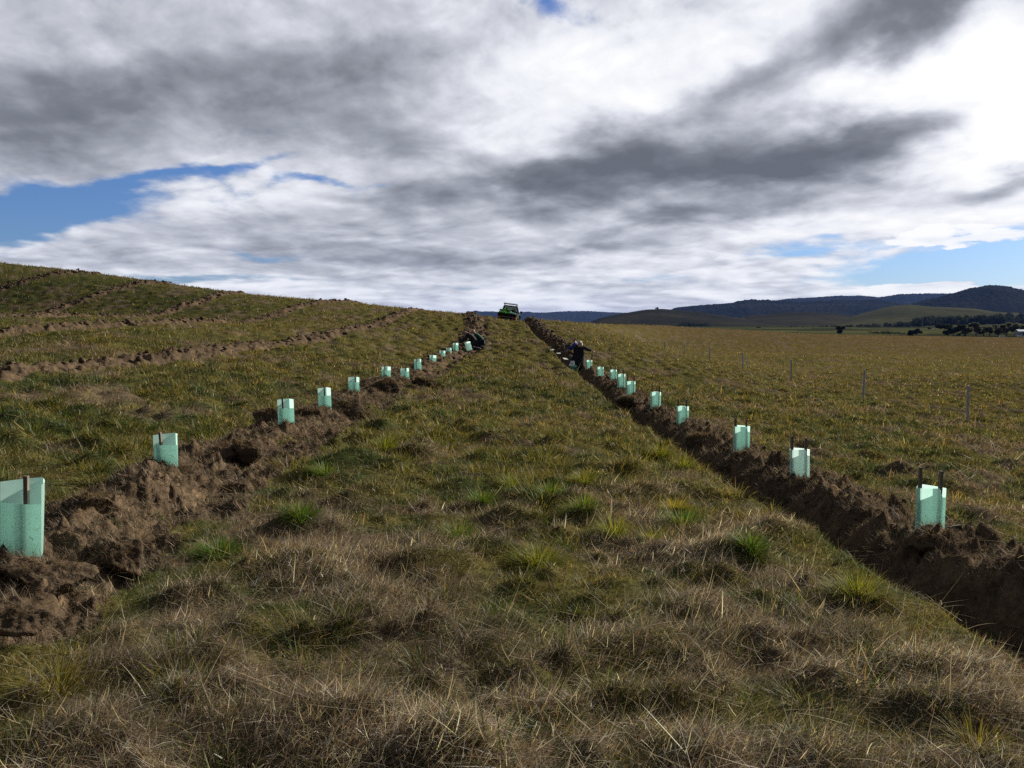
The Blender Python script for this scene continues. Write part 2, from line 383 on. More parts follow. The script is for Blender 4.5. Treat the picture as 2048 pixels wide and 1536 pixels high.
# ------------------------------------------------------------------ mesh helpers
def np_mesh(name, verts, faces_flat, loop_starts, mat=None, cols=None, smooth=False, extra=None):
    me = bpy.data.meshes.new(name)
    me.vertices.add(len(verts)); me.vertices.foreach_set('co', np.ascontiguousarray(verts, np.float32).ravel())
    me.loops.add(len(faces_flat)); me.loops.foreach_set('vertex_index', np.ascontiguousarray(faces_flat, np.int32))
    me.polygons.add(len(loop_starts)); me.polygons.foreach_set('loop_start', np.ascontiguousarray(loop_starts, np.int32))
    me.update(calc_edges=True)
    if smooth: me.polygons.foreach_set('use_smooth', np.ones(len(loop_starts), bool))
    if cols is not None:
        a = me.attributes.new('tint', 'FLOAT_COLOR', 'POINT')
        a.data.foreach_set('color', np.ascontiguousarray(np.c_[cols, np.ones(len(cols))], np.float32).ravel())
    for nm, arr in (extra or {}).items():
        a = me.attributes.new(nm, 'FLOAT', 'POINT'); a.data.foreach_set('value', np.ascontiguousarray(arr, np.float32))
    if mat: me.materials.append(mat)
    return me
def link(name, me, parent=None, **props):
    o = bpy.data.objects.new(name, me); C.objects.link(o)
    if parent: o.parent = parent
    for k, v in props.items(): o[k] = v
    return o
def grid_mesh(name, X, Y, Z, mat, cols=None, wrap=False, smooth=True, extra=None):
    nr, nc = X.shape
    idx = np.arange(nr * nc).reshape(nr, nc)
    a = idx[:-1, :-1]; b = idx[:-1, 1:]; c_ = idx[1:, 1:]; e = idx[1:, :-1]
    f = np.stack([a, b, c_, e], -1).reshape(-1, 4)
    return np_mesh(name, np.c_[X.ravel(), Y.ravel(), Z.ravel()], f.ravel(), np.arange(len(f)) * 4, mat, cols, smooth, extra)
def material(name):
    m = bpy.data.materials.new(name); m.use_nodes = True; m.node_tree.nodes.clear()
    t = NT(m.node_tree); out = t.new('ShaderNodeOutputMaterial')
    return m, t, out
def principled(t, out, color, rough=.8, metal=0., normal=None, spec=.3, **kw):
    b = t.new('ShaderNodeBsdfPrincipled')
    t.put(b.inputs['Base Color'], color); t.put(b.inputs['Roughness'], rough); t.put(b.inputs['Metallic'], metal)
    t.put(b.inputs['Specular IOR Level'], spec)
    for k, v in kw.items(): t.put(b.inputs[k], v)
    if normal is not None: t.l.new(normal, b.inputs['Normal'])
    t.l.new(b.outputs[0], out.inputs['Surface']); return b
def bump(t, h, strength=.5, dist=.02):
    n = t.new('ShaderNodeBump'); t.put(n.inputs['Height'], h); n.inputs['Strength'].default_value = strength; n.inputs['Distance'].default_value = dist
    return n.outputs[0]

# ------------------------------------------------------------------ what grows where (true colours of living and dead grass)
def meadow(x, y):
    """share of dead brown grass, straw and green at a place: returns base colour and dead share"""
    r = np.hypot(x, y)
    n1 = fbm(x * .35 + 5, y * .35, 3, 91); n2 = fbm(x * 1.1, y * 1.1, 3, 95); n3 = fbm(x * .10, y * .10, 3, 97)
    dead = 1 - sstep(-.30, .15, n1 + .8 * n2 + .22 * sstep(4.0, 6.2, r))
    hill = sstep(8, 26, -x)                     # greener bank on the left
    seed = sstep(80, 180, r) * (1 - hill)       # dry seed heads across the far paddock
    g = sstep(-.3, .3, n2 + .6 * n3)
    green = np.array([.052, .064, .024]); olive = np.array([.108, .094, .034]); brown = np.array([.130, .098, .072]); straw = np.array([.19, .15, .09])
    g_ = g[..., None]
    c = green * (1 - g_) + olive * g_
    o = (.55 * (1 - hill) * sstep(15, 45, r))[..., None]
    c = c * (1 - o) + np.array([.114, .095, .034]) * o
    hl = (hill * .45)[..., None]; c = c * (1 - hl) + np.array([.052, .056, .021]) * hl
    s_ = (seed * (.75 + .25 * n2))[..., None]; c = c * (1 - s_) + np.array([.104, .070, .036]) * s_
    d_ = (dead * .85)[..., None]; c = c * (1 - d_) + (brown * (1 - .3 * g_) + straw * .3 * g_) * d_
    return np.clip(c, .004, 1), dead

# ------------------------------------------------------------------ ground sheet
ang = np.r_[np.linspace(-180, -44, 40)[:-1], np.linspace(-44, -36, 40)[:-1], np.linspace(-36, 36, 800)[:-1], np.linspace(36, 44, 40)[:-1], np.linspace(44, 180, 40)]
rad = np.r_[np.geomspace(.25, 2.2, 14)[:-1], np.geomspace(2.2, 15, 250)[:-1], np.linspace(15, 72, 420)[:-1], np.geomspace(72, 330, 110)[:-1], np.geomspace(330, 14000, 70)]
A_, R_ = np.meshgrid(np.radians(ang), rad)
GX, GY = R_ * np.sin(A_), R_ * np.cos(A_)
GZ, GM, GD = height(GX.ravel(), GY.ravel(), full=True)
GC, _ = meadow(GX.ravel(), GY.ravel())
rr = np.hypot(GX.ravel(), GY.ravel())
vt = sstep(310, 460, rr)[:, None]
pad = fbm(GX.ravel() * .004, GY.ravel() * .004, 2, 201); pad2 = fbm(GX.ravel() * .0016 + 3, GY.ravel() * .006, 2, 203)
vc = np.where(pad[:, None] > .05, np.array([.060, .064, .028]), np.array([.032, .036, .019]))
vc = np.where((pad2[:, None] > .22), np.array([.085, .085, .038]), vc)
GC = GC * (1 - vt) + vc * vt
m_ground, t, out = material('pasture_and_soil')
pos = t.pos()
tint = t.attr('tint'); soil = t.attr('soil', 2)
nA = t.noise(pos, 9, 5, .62); nB = t.noise(pos, 38, 4, .6); nC = t.noise(pos, 1.6, 3, .5)
grassc = t.mix(1.0, tint, t.ramp(nA, [(.25, (.55, .52, .46)), (.5, (.85, .85, .80)), (.78, (1.25, 1.2, 1.1))]), 'MULTIPLY')
soilc = t.ramp(t.add(t.mul(nA, .6), t.mul(nC, .45)), [(.30, (.036, .026, .019)), (.46, (.076, .055, .036)), (.60, (.130, .092, .057)), (.74, (.23, .162, .095))])
soilc = t.mix(t.mapr(nB, .42, .7), soilc, t.mix(1.0, soilc, (.62, .62, .64), 'MULTIPLY'))
edge = t.mapr(t.add(soil, t.mul(t.sub(nA, .5), .5)), .38, .58)
col = t.mix(edge, grassc, soilc)
hgt = t.add(t.mul(nA, .6), t.mul(nB, .4))
principled(t, out, col, 1.0, 0, bump(t, hgt, .9, .03), 0.0)
link('ground', grid_mesh('ground', GX, GY, GZ.reshape(GX.shape), m_ground, GC, extra={'soil': GM}), kind='structure', label='grassy hillside with ripped brown planting rows running uphill', category='ground')

# ------------------------------------------------------------------ far hills
def hill(name, crest, Yc, Yf, Yb, mat, foot=-6., rough=2., bumps=0., seed=0, label='', round_=1.0, step=2.0):
    crest = np.array(crest, float)
    px = np.arange(crest[0, 0], crest[-1, 0] + step, step)
    py = np.interp(px, crest[:, 0], crest[:, 1])
    ker = np.ones(7) / 7; py = np.convolve(np.r_[[py[0]] * 3, py, [py[-1]] * 3], ker, 'valid') * .6 + py * .4
    cx = (px - 1024) / (F * cp + (768 - py) * sp)           # sideways metres per metre ahead
    cz = (-F * sp + (768 - py) * cp) / (F * cp + (768 - py) * sp) * Yc + EYE
    v = np.r_[np.linspace(0, 1, 60), np.linspace(1, 2, 14)[1:]]
    X = np.zeros((len(v), len(px))); Y = X.copy(); Z = X.copy()
    for i, t in enumerate(v):
        yy = Yf + (Yc - Yf) * t if t <= 1 else Yc + (Yb - Yc) * (t - 1)
        s = math.sin(min(t, 2 - t) * math.pi / 2) ** round_ if t <= 1 else math.cos((t - 1) * math.pi / 2)
        X[i] = cx * yy; Y[i] = yy; Z[i] = foot + (cz - foot) * s
    amp = np.minimum(v, 1)[:, None]
    Z += amp * (1 - .75 * (np.abs(v[:, None] - 1) < .12)) * rough * fbm(X * .004 + seed, Y * .004, 4, 300 + seed)
    if bumps:
        Z += bumps * (np.maximum(1 - lumps(X * .05, Y * .05, 310 + seed), 0) + .5 * fbm(X * .03, Y * .03, 2, 320 + seed)) * np.minimum(amp * 3, 1)
    return link(name, grid_mesh(name, X, Y, Z, mat), kind='structure', label=label, category='hill')
def hill_mat(name, stops, scale, bscale, bdist):
    m, t, out = material(name); p = t.pos()
    n = t.noise(t.vm('MULTIPLY', p, (1, 1, 2.5)), scale, 5, .6); n2 = t.noise(p, bscale, 4, .6)
    principled(t, out, t.ramp(t.add(t.mul(n, .75), t.mul(n2, .25)), stops), .95, 0, bump(t, n2, 1.0, bdist), 0.0); return m
m_forest = hill_mat('far_forest', [(.36, (.008, .011, .010)), (.5, (.013, .016, .014)), (.66, (.024, .025, .019))], .004, .05, 5)  # colour darkened to stand in for cloud shadow on the hills
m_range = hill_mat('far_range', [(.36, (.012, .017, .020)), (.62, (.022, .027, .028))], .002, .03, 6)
m_down = hill_mat('hill_pasture', [(.36, (.032, .034, .017)), (.5, (.048, .049, .023)), (.64, (.068, .065, .031))], .005, .03, 2)
m_brown = hill_mat('hill_dry_pasture', [(.36, (.016, .017, .012)), (.5, (.026, .025, .016)), (.66, (.045, .040, .024))], .004, .03, 2)
hill('distant_range', [(640,640),(820,634),(900,630),(939,626.6),(952,622),(959,624.7),(978,624.7),(1041,626.6),(1059,624.7),(1066,626.6),(1095,627),(1125,624.7),(1173,623.7),(1212,625.7),(1242,627),(1300,628),(1420,632),(1520,640)], 8000, 6000, 9500, m_range, -5, 8, 8, 1, 'low blue range far beyond the brow of the hill', 1, 1.5)
hill('distant_range', [(1500,612),(1574,600),(1674,594),(1724,593.5),(1759,596.5),(1804,590),(1864,589),(1920,590),(2000,592),(2120,590),(2300,600)], 6500, 5200, 7800, m_range, -5, 8, 9, 2, 'blue forested range behind the right hand hills', 1, 1.5)
hill('forested_ridge', [(1300,640),(1349,619),(1400,613.5),(1459,610),(1494,603),(1540,604),(1600,607),(1666,604),(1753,603),(1800,609),(1850,618),(1900,625)], 4600, 3300, 5400, m_forest, -4, 6, 8, 3, 'dark wooded ridge between the smooth hill and the pale pasture hill', .8)
hill('forested_hill', [(1760,630),(1800,620),(1844,607),(1884,597),(1939,581),(1984,575),(2009,577.5),(2048,586),(2120,598),(2260,590),(2400,600)], 3700, 2700, 4500, m_forest, -4, 6, 9, 4, 'dark rounded forest hill at the right', .7)
hill('smooth_hill', [(1120,662),(1160,652),(1199,637),(1239,629),(1294,619.5),(1324,618),(1349,620),(1400,625),(1440,632),(1500,640),(1580,649),(1660,656)], 2300, 1500, 3000, m_brown, -4, 4, 0, 5, 'smooth dark hill left of the wooded ridge', .8)
hill('pasture_hill', [(1430,648),(1500,633),(1560,627),(1620,625),(1680,629),(1740,638),(1800,648)], 2500, 1700, 3100, m_brown, -3, 4, 0, 6, 'low dull green hill below the wooded ridge', .8)
hill('pasture_hill', [(1660,650),(1709,632),(1753,620),(1786,612.5),(1819,610),(1862,613.6),(1906,616),(1950,618),(1989,624),(2048,627),(2150,632),(2300,640)], 2300, 1500, 2900, m_down, -3, 4, 0, 7, 'pale green pasture hill in front of the forest hill', .8)

# ------------------------------------------------------------------ trees
def leaf_mat(name, c0, c1, tr=.35):
    m, t, out = material(name)
    oi = t.new('ShaderNodeObjectInfo').outputs['Random']
    n = t.noise(t.pos(), .9, 3, .6)
    col = t.mix(t.mapr(n, .3, .7), c0, c1)
    dfs = t.new('ShaderNodeBsdfDiffuse'); t.put(dfs.inputs[0], col); tl = t.new('ShaderNodeBsdfTranslucent'); t.put(tl.inputs[0], col)
    mx = t.new('ShaderNodeMixShader'); mx.inputs[0].default_value = tr; t.l.new(dfs.outputs[0], mx.inputs[1]); t.l.new(tl.outputs[0], mx.inputs[2])
    t.l.new(mx.outputs[0], out.inputs['Surface']); return m
m_leaf_dark = leaf_mat('dark_foliage', (.020, .029, .016), (.046, .056, .030), .25)
m_leaf_gum = leaf_mat('grey_green_foliage', (.065, .072, .042), (.13, .13, .075), .45)
m_bark, t, out = material('bark'); principled(t, out, t.ramp(t.noise(t.pos(), 3, 4), [(.35, (.06, .045, .035)), (.7, (.17, .14, .11))]), .9)
def leaf_cloud(centres, radii, n, size, rg):
    """n small leaf sprays spread through overlapping ellipsoids"""
    k = rg.choice(len(centres), n, p=(radii[:, 0] ** 2 * radii[:, 2]) / (radii[:, 0] ** 2 * radii[:, 2]).sum())
    v = rg.normal(size=(n, 3)); v /= np.linalg.norm(v, axis=1)[:, None]
    p = centres[k] + v * radii[k] * (rg.uniform(.35, 1.08, n) ** .6)[:, None]
    a = rg.normal(size=(n, 3)); a /= np.linalg.norm(a, axis=1)[:, None]
    b = np.cross(a, rg.normal(size=(n, 3))); b /= np.linalg.norm(b, axis=1)[:, None]
    s = size * rg.uniform(.5, 1.4, n)[:, None]
    q = np.stack([p - a * s - b * s * .5, p + a * s - b * s * .6, p + a * s * .8 + b * s * .6, p - a * s * .9 + b * s * .5], 1)
    return q.reshape(-1, 3)
def quads(name, v, mat):
    n = len(v) // 4; return np_mesh(name, v, np.arange(4 * n), np.arange(n) * 4, mat)
def tube(pts, rad, sides=8, caps=True):
    """tapered tube: returns vertices and faces"""
    pts = [Vector(p) for p in pts]; vs = []; fs = []
    for i, p in enumerate(pts):
        tg = (pts[min(i + 1, len(pts) - 1)] - pts[max(i - 1, 0)]).normalized()
        up = Vector((0, 0, 1)) if abs(tg.z) < .9 else Vector((1, 0, 0))
        u = tg.cross(up).normalized(); w = tg.cross(u)
        for k in range(sides):
            a = 2 * math.pi * k / sides; vs.append(p + (u * math.cos(a) + w * math.sin(a)) * rad[i])
    for i in range(len(pts) - 1):
        for k in range(sides):
            fs.append((i * sides + k, i * sides + (k + 1) % sides, (i + 1) * sides + (k + 1) % sides, (i + 1) * sides + k))
    if caps: fs.append(tuple(range(sides))[::-1]); fs.append(tuple(range((len(pts) - 1) * sides, len(pts) * sides)))
    return vs, fs
class MB:
    """collects shapes into one mesh"""
    def __init__(s): s.v = []; s.f = []; s.m = []
    def raw(s, vs, fs, mi=0):
        o = len(s.v); s.v += [tuple(q) for q in vs]; s.f += [tuple(i + o for i in f) for f in fs]; s.m += [mi] * len(fs); return s
    def tube(s, pts, rad, sides=8, mi=0):
        if not hasattr(rad, '__len__'): rad = [rad] * len(pts)
        return s.raw(*tube(pts, rad, sides), mi)
    def box(s, c, d, rot=None, mi=0, taper=1.0):
        vs = []
        for z in (-1, 1):
            k = taper if z > 0 else 1
            for x, y in ((-1, -1), (1, -1), (1, 1), (-1, 1)): vs.append(Vector((x * d[0] / 2 * k, y * d[1] / 2 * k, z * d[2] / 2)))
        if rot: vs = [rot @ q for q in vs]
        vs = [q + Vector(c) for q in vs]
        return s.raw(vs, [(3, 2, 1, 0), (4, 5, 6, 7), (0, 1, 5, 4), (1, 2, 6, 5), (2, 3, 7, 6), (3, 0, 4, 7)], mi)
    def prism(s, prof, a, b, axis='x', mi=0):
        """profile (p, q) swept from a to b along an axis"""
        n = len(prof); vs = []
        for k in (a, b):
            for p, q in prof: vs.append({'x': (k, p, q), 'y': (p, k, q), 'z': (p, q, k)}[axis])
        fs = [tuple(range(n))[::-1], tuple(range(n, 2 * n))] + [(i, (i + 1) % n, n + (i + 1) % n, n + i) for i in range(n)]
        return s.raw(vs, fs, mi)
    def build(s, name, mats, parent=None, bevel=0, smooth=False, **props):
        me = bpy.data.meshes.new(name); me.from_pydata([tuple(q) for q in s.v], [], s.f)
        for m_ in (mats if isinstance(mats, (list, tuple)) else [mats]): me.materials.append(m_)
        me.polygons.foreach_set('material_index', s.m)
        import bmesh
        bm = bmesh.new(); bm.from_mesh(me); bmesh.ops.recalc_face_normals(bm, faces=bm.faces)
        if bevel: bmesh.ops.bevel(bm, geom=bm.edges[:], offset=bevel, segments=2, affect='EDGES', profile=.6, clamp_overlap=True)
        bm.to_mesh(me); bm.free()
        if smooth: me.polygons.foreach_set('use_smooth', [True] * len(me.polygons))
        return link(name, me, parent, **props)
def empty(name, loc, rot=(0, 0, 0), **props):
    o = bpy.data.objects.new(name, None); C.objects.link(o); o.location = loc; o.rotation_euler = rot; o.empty_display_size = .2
    for k, v in props.items(): o[k] = v
    return o
def tree(name, px, pfoot, ptop, wpx, Y, kind, label, group='trees along the far paddock edge'):
    x, y, z0 = at(px, pfoot, Y); H = at(px, ptop, Y)[2] - z0; Wd = wpx / F * Y
    o = empty(name, (x, y, z0 + EYE - .3), (0, 0, random.uniform(0, 6.28)), label=label, category='tree', group=group)
    rg = np.random.default_rng(int(px * 7 + Y))
    H += .3
    if kind == 'dark':
        n = 9; cen = np.c_[rg.normal(0, .22, n) * Wd, rg.normal(0, .22, n) * Wd, rg.uniform(.18, .82, n) * H]
        rd = np.c_[rg.uniform(.22, .34, n) * Wd, rg.uniform(.22, .34, n) * Wd, rg.uniform(.13, .2, n) * H]
        th, mt, cnt, sz = .4, m_leaf_dark, 2600, .42
    else:
        n = 8; cen = np.c_[rg.normal(0, .22, n) * Wd, rg.normal(0, .22, n) * Wd, rg.uniform(.34, .86, n) * H]
        rd = np.c_[rg.uniform(.24, .36, n) * Wd, rg.uniform(.24, .36, n) * Wd, rg.uniform(.12, .20, n) * H]
        th, mt, cnt, sz = .55, m_leaf_gum, 1900, .40
    b = MB(); b.tube([(0, 0, 0), (.05 * Wd, 0, th * H), (.02 * Wd, .03 * Wd, .8 * H)], [.045 * H, .03 * H, .008 * H], 7)
    for k in range(4): b.tube([(.03 * Wd, 0, th * H * .8), tuple(cen[k])], [.02 * H, .006 * H], 5)
    b.build('trunk', m_bark, o)
    link('crown', quads('crown', leaf_cloud(cen, rd, cnt, sz * max(H / 7, .4), rg), mt), o)
    return o
tree('dark_tree', 1897, 672.5, 648, 30, 470, 'dark', 'large dark dense tree standing alone at the far edge of the paddock')
tree('dark_tree', 1835, 671, 657, 15, 480, 'dark', 'dark round tree, the taller of a close pair on the paddock edge')
tree('dark_tree', 1822, 671, 660, 12, 485, 'dark', 'dark low tree, the shorter of a close pair on the paddock edge')
tree('dark_tree', 1682, 667, 650, 14, 520, 'dark', 'lone dark bushy tree at the paddock edge far left of the others')
tree('small_tree', 1857, 660, 654, 6, 900, 'dark', 'tiny round tree alone in the pale paddock strip')
tree('small_tree', 1314, 619, 613.5, 5, 2300, 'dark', 'tiny lone tree on the crest of the smooth hill', 'lone trees on the far hills')
tree('small_tree', 1517, 659, 653, 7, 1100, 'dark', 'tiny dark tree at the foot of the smooth hill', 'lone trees on the far hills')
for k, (px, pt, w) in enumerate([(1932, 654, 20), (1952, 645, 20), (1967, 650, 16), (1979, 647, 16), (1997, 647, 22), (2013, 642, 18), (2029, 646, 18), (2044, 649, 16)]):
    tree('gum_tree', px, 671.5, pt, w, 470 + 12 * (k % 3), 'gum', ['grey green gum tree, first right of the large dark tree', 'tall grey green gum tree, second right of the large dark tree', 'narrow gum tree, third right of the large dark tree', 'upright gum tree in the middle of the far row', 'broad gum tree just right of the middle of the far row', 'tallest gum tree of the far row, left of the shed', 'gum tree standing behind the left end of the pale shed', 'gum tree behind the pale shed at the picture edge'][k], 'gum trees in a row at the far paddock edge')
# far-off tree belts read as one dark mass
def belt(line, n, h, seed):
    rg = np.random.default_rng(seed); L = np.array(line, float); vs = []
    for _ in range(n):
        px = rg.uniform(L[0, 0], L[-1, 0]); Y = np.interp(px, L[:, 0], L[:, 2]) + rg.normal(0, 14)
        x, y, z = at(px, np.interp(px, L[:, 0], L[:, 1]), Y); hh = h * rg.uniform(.6, 1.25)
        cen = np.array([[x, y, z + EYE + hh * .5], [x + rg.normal(0, 2), y, z + EYE + hh * .75], [x + rg.normal(0, 3), y, z + EYE + hh * .3]])
        rd = np.array([[hh * .42, hh * .42, hh * .5], [hh * .25, hh * .25, hh * .25], [hh * .45, hh * .4, hh * .35]])
        vs.append(leaf_cloud(cen, rd, 70, hh * .13, rg))
    return np.concatenate(vs)
bv = [belt([(1560, 664, 1250), (1690, 661, 1250), (1790, 655, 1250), (1830, 652.5, 1250)], 150, 7, 1), belt([(1830, 652, 1250), (1870, 650, 1250), (1925, 648.5, 1250), (2000, 647, 1250), (2010, 647, 1250)], 170, 11, 2),
      belt([(1365, 653, 1500), (1417, 655, 1500)], 40, 7, 3), belt([(1990, 640, 1700), (2048, 640, 1700), (2200, 640, 1700)], 50, 13, 4), belt([(1985, 645, 1400), (2060, 647, 1400)], 22, 10, 5),
      belt([(1740, 668, 620), (1795, 670, 600), (1815, 671, 560)], 30, 2.2, 6), belt([(1910, 672, 500), (1925, 672, 500)], 8, 1.6, 7)]
link('far_woodland', quads('far_woodland', np.concatenate(bv), m_leaf_dark), kind='stuff', label='dark belts of far woodland below the pasture hills', category='woodland')

# ------------------------------------------------------------------ shed and oddments at the far paddock edge
def flat_mat(name, col, rough=.6, metal=0., var=.25, scale=6., spec=.3):
    m, t, out = material(name); n = t.noise(t.pos(), scale, 4, .6)
    c0 = tuple(c * (1 - var) for c in col); c1 = tuple(min(c * (1 + var), 1) for c in col)
    principled(t, out, t.ramp(n, [(.3, c0), (.7, c1)]), rough, metal, None, spec); return m
m_shedwall = flat_mat('blue_grey_cladding', (.22, .25, .30), .6); m_roof = flat_mat('pale_sheet_roof', (.62, .64, .68), .4, .0, .1)
m_white = flat_mat('white_paint', (.78, .78, .76), .5, 0, .06); m_dark = flat_mat('dark_rubber', (.018, .018, .02), .7)
x, y, z = at(2050, 671.5, 455)
sh = empty('shed', (x, y, z + EYE), (0, 0, R(-12)), label='pale roofed shed at the right edge beyond the paddock', category='shed')
MB().prism([(-3, 0), (3, 0), (3, 2.3), (-3, 2.3)], -4.2, 4.2, 'x').build('wall', m_shedwall, sh)
MB().prism([(-3.3, 2.32), (0, 3.3), (3.3, 2.32), (3.3, 2.45), (0, 3.44), (-3.3, 2.45)], -4.5, 4.5, 'x').build('roof', m_roof, sh)
MB().box((-1.2, -3.03, 1.0), (1.6, .08, 2.0)).build('door', m_dark, sh)
for (a, b, w, lb) in ((2004, 673.2, 2.9, 'low white trough between the gum trees and the shed'), (2041, 673.2, 3.2, 'low white trough directly in front of the shed')):
    x, y, z = at(a, b, 448)
    tr = empty('trough', (x, y, z + EYE - .05), (0, 0, R(4)), label=lb, category='trough', group='white troughs at the paddock edge')
    MB().prism([(-.4, 0), (.4, 0), (.5, .55), (.42, .55), (.34, .12), (-.34, .12), (-.42, .55), (-.5, .55)], -w / 2, w / 2, 'x').build('basin', m_white, tr)
    for s in (-1, 1): MB().box((s * (w / 2 + .04), 0, .27), (.08, .98, .56)).build('end_panel', m_white, tr)

# ------------------------------------------------------------------ grass
def grass_mat(name, tr=.45, gl=.022, rough=.5):
    m, t, out = material(name)
    col = t.attr('tint')
    dfs = t.new('ShaderNodeBsdfDiffuse'); t.put(dfs.inputs[0], col)
    tl = t.new('ShaderNodeBsdfTranslucent'); t.put(tl.inputs[0], t.mix(1.0, col, (1.25, 1.15, .75), 'MULTIPLY'))
    gs = t.new('ShaderNodeBsdfGlossy'); t.put(gs.inputs[0], (.8, .8, .75)); gs.inputs['Roughness'].default_value = rough
    mx = t.new('ShaderNodeMixShader'); mx.inputs[0].default_value = tr; t.l.new(dfs.outputs[0], mx.inputs[1]); t.l.new(tl.outputs[0], mx.inputs[2])
    m2 = t.new('ShaderNodeMixShader'); m2.inputs[0].default_value = gl; t.l.new(mx.outputs[0], m2.inputs[1]); t.l.new(gs.outputs[0], m2.inputs[2])
    t.l.new(m2.outputs[0], out.inputs['Surface']); return m
m_grass = grass_mat('grass_blades'); m_dead = grass_mat('dead_grass', .4, .025, .5); m_fibre = grass_mat('root_fibre', .15, .02, .6)
def blades(P, phi, L, lean, curl, w, col, seg=2, tip=None, twist=None):
    """one tapered, bent blade per row"""
    n = len(P); rg = rng
    ts = {3: [.36, .72, 1], 2: [.5, 1], 1: [1]}[seg]
    dirh = np.c_[np.sin(phi), np.cos(phi), np.zeros(n)]
    tw = rg.uniform(-.9, .9, n) if twist is None else twist
    side = np.c_[np.cos(phi + tw), -np.sin(phi + tw), np.zeros(n)]
    V = []; Cc = []; p = P.copy(); prev = 0
    wd = [1.0] + [1 - .75 * t_ ** 1.6 for t_ in ts[:-1]]
    V += [p - side * (w * .5)[:, None], p + side * (w * .5)[:, None]]; Cc += [col, col]
    for i, t_ in enumerate(ts):
        th = lean + curl * (t_ + prev) / 2 * 1.0
        p = p + (dirh * np.sin(th)[:, None] + np.array([0, 0, 1.]) * np.cos(th)[:, None]) * (L * (t_ - prev))[:, None]
        prev = t_
        cc = col if tip is None else col * (1 - t_ ** 2) + tip * t_ ** 2
        if i < len(ts) - 1:
            V += [p - side * (w * .5 * wd[i + 1])[:, None], p + side * (w * .5 * wd[i + 1])[:, None]]; Cc += [cc, cc]
        else: V.append(p); Cc.append(cc)
    k = len(V)
    V = np.stack(V, 1).reshape(-1, 3); Cc = np.stack(Cc, 1).reshape(-1, 3)
    base = (np.arange(n) * k)[:, None]
    fl = []; st = []; per = 0
    pat = []
    for i in range(seg - 1): st.append(per); pat += [2 * i, 2 * i + 1, 2 * i + 3, 2 * i + 2]; per += 4
    st.append(per); pat += [2 * (seg - 1), 2 * (seg - 1) + 1, 2 * seg]; per += 3
    faces = (base + np.array(pat)[None]).ravel()
    starts = ((np.arange(n) * per)[:, None] + np.array(st)[None]).ravel()
    return V, faces, starts, Cc
def join(parts):
    V = []; Fc = []; S_ = []; Cc = []; ov = 0; of = 0
    for v, f, s, c in parts:
        V.append(v); Fc.append(f + ov); S_.append(s + of); Cc.append(c); ov += len(v); of += len(f)
    return np.concatenate(V), np.concatenate(Fc), np.concatenate(S_), np.concatenate(Cc)
def grass_obj(name, parts, mat, label, cat='grass'):
    v, f, s, c = join(parts)
    link(name, np_mesh(name, v, f, s, mat, c), kind='stuff', label=label, category=cat)
HALF = R(43)
def scatter(n, r0, r1, power=1.5, half=HALF):
    """points whose density falls with distance as r^-power"""
    q = 2 - power; u = rng.uniform(0, 1, n)
    r = (r0 ** q + u * (r1 ** q - r0 ** q)) ** (1 / q); a = rng.uniform(-half, half, n)
    return r * np.sin(a), r * np.cos(a), r
def visible_side(x, y):
    a = np.degrees(np.arctan2(x, y)); return np.hypot(x, y) < np.interp(a, brow_s, brow_D) + 6
def vary(col, lum=.35, hue=.12):
    n = len(col); l = np.exp(rng.normal(0, lum, n))[:, None]; h = 1 + rng.normal(0, hue, (n, 3)) * np.array([1, .35, 1])
    return np.clip(col * l * h, .003, .75)
def sward(ntuft, per, r0, r1, seg, wk, wmin, Lk, tag=0):
    x, y, r = scatter(ntuft, r0, r1)
    k = visible_side(x, y); x, y, r = x[k], y[k], r[k]
    n = len(x); cnt = per
    cx = np.repeat(x, cnt); cy = np.repeat(y, cnt); cr = np.repeat(r, cnt)
    spread = np.maximum(.030, .0040 * cr) * np.repeat(rng.uniform(.5, 1.8, n), cnt)
    ox = rng.normal(0, 1, len(cx)); oy = rng.normal(0, 1, len(cx))
    px, py = cx + ox * spread, cy + oy * spread
    z, mask, hd = height(px, py, full=True)
    k = mask < .30 + .12 * rng.normal(0, 1, len(px))
    col, dead = meadow(px, py)
    dead = np.maximum(dead * np.where(cr < 14, .38, 1), hd * .95)
    isd = rng.uniform(0, 1, len(px)) < dead * .9
    tuftL = np.repeat(np.exp(rng.normal(0, .35, n)), cnt); tuftc = np.repeat(np.exp(rng.normal(0, .32, n)), cnt)
    tg = np.repeat(rng.normal(0, 1, n), cnt)
    L = np.where(isd, .075, .046) * tuftL * Lk * np.exp(rng.normal(0, .25, len(px))) * np.clip(.62 + cr / 20, .65, 1.9)
    wind = 1.9 + .9 * fbm(px * .5, py * .5, 2, 71)
    out_ = np.arctan2(ox, oy)
    phi = np.where(rng.uniform(0, 1, len(px)) < np.where(isd, .65, .3), wind + rng.normal(0, .55, len(px)), out_ + rng.normal(0, .5, len(px)))
    lean = np.where(isd, rng.uniform(.5, 1.35, len(px)), rng.uniform(.05, .75, len(px)))
    curl = np.where(isd, rng.uniform(-.1, .9, len(px)), rng.uniform(.1, 1.1, len(px)))
    w = np.maximum(wmin, wk * cr) * np.where(isd, .75, 1.15) * rng.uniform(.6, 1.4, len(px))
    col = np.where(isd[:, None], np.array([.150, .116, .086]) * np.clip(1 + .35 * tg[:, None], .45, 2), col * np.clip(1 + .18 * tg[:, None] * np.array([1.3, .6, .8]), .4, 2)) * tuftc[:, None]
    far_s = sstep(60, 150, cr)[:, None]
    col = col * (1 - far_s) + meadow(px, py)[0] * far_s
    col = vary(col, .30)
    bright = rng.uniform(0, 1, len(px)) < .05
    col[bright] = np.clip(col[bright] * 1.9 + np.array([.05, .045, .02]), 0, .6)
    P = np.c_[px, py, z - .008]
    return [a[k] for a in (P, phi, L, lean, curl, w, col)]
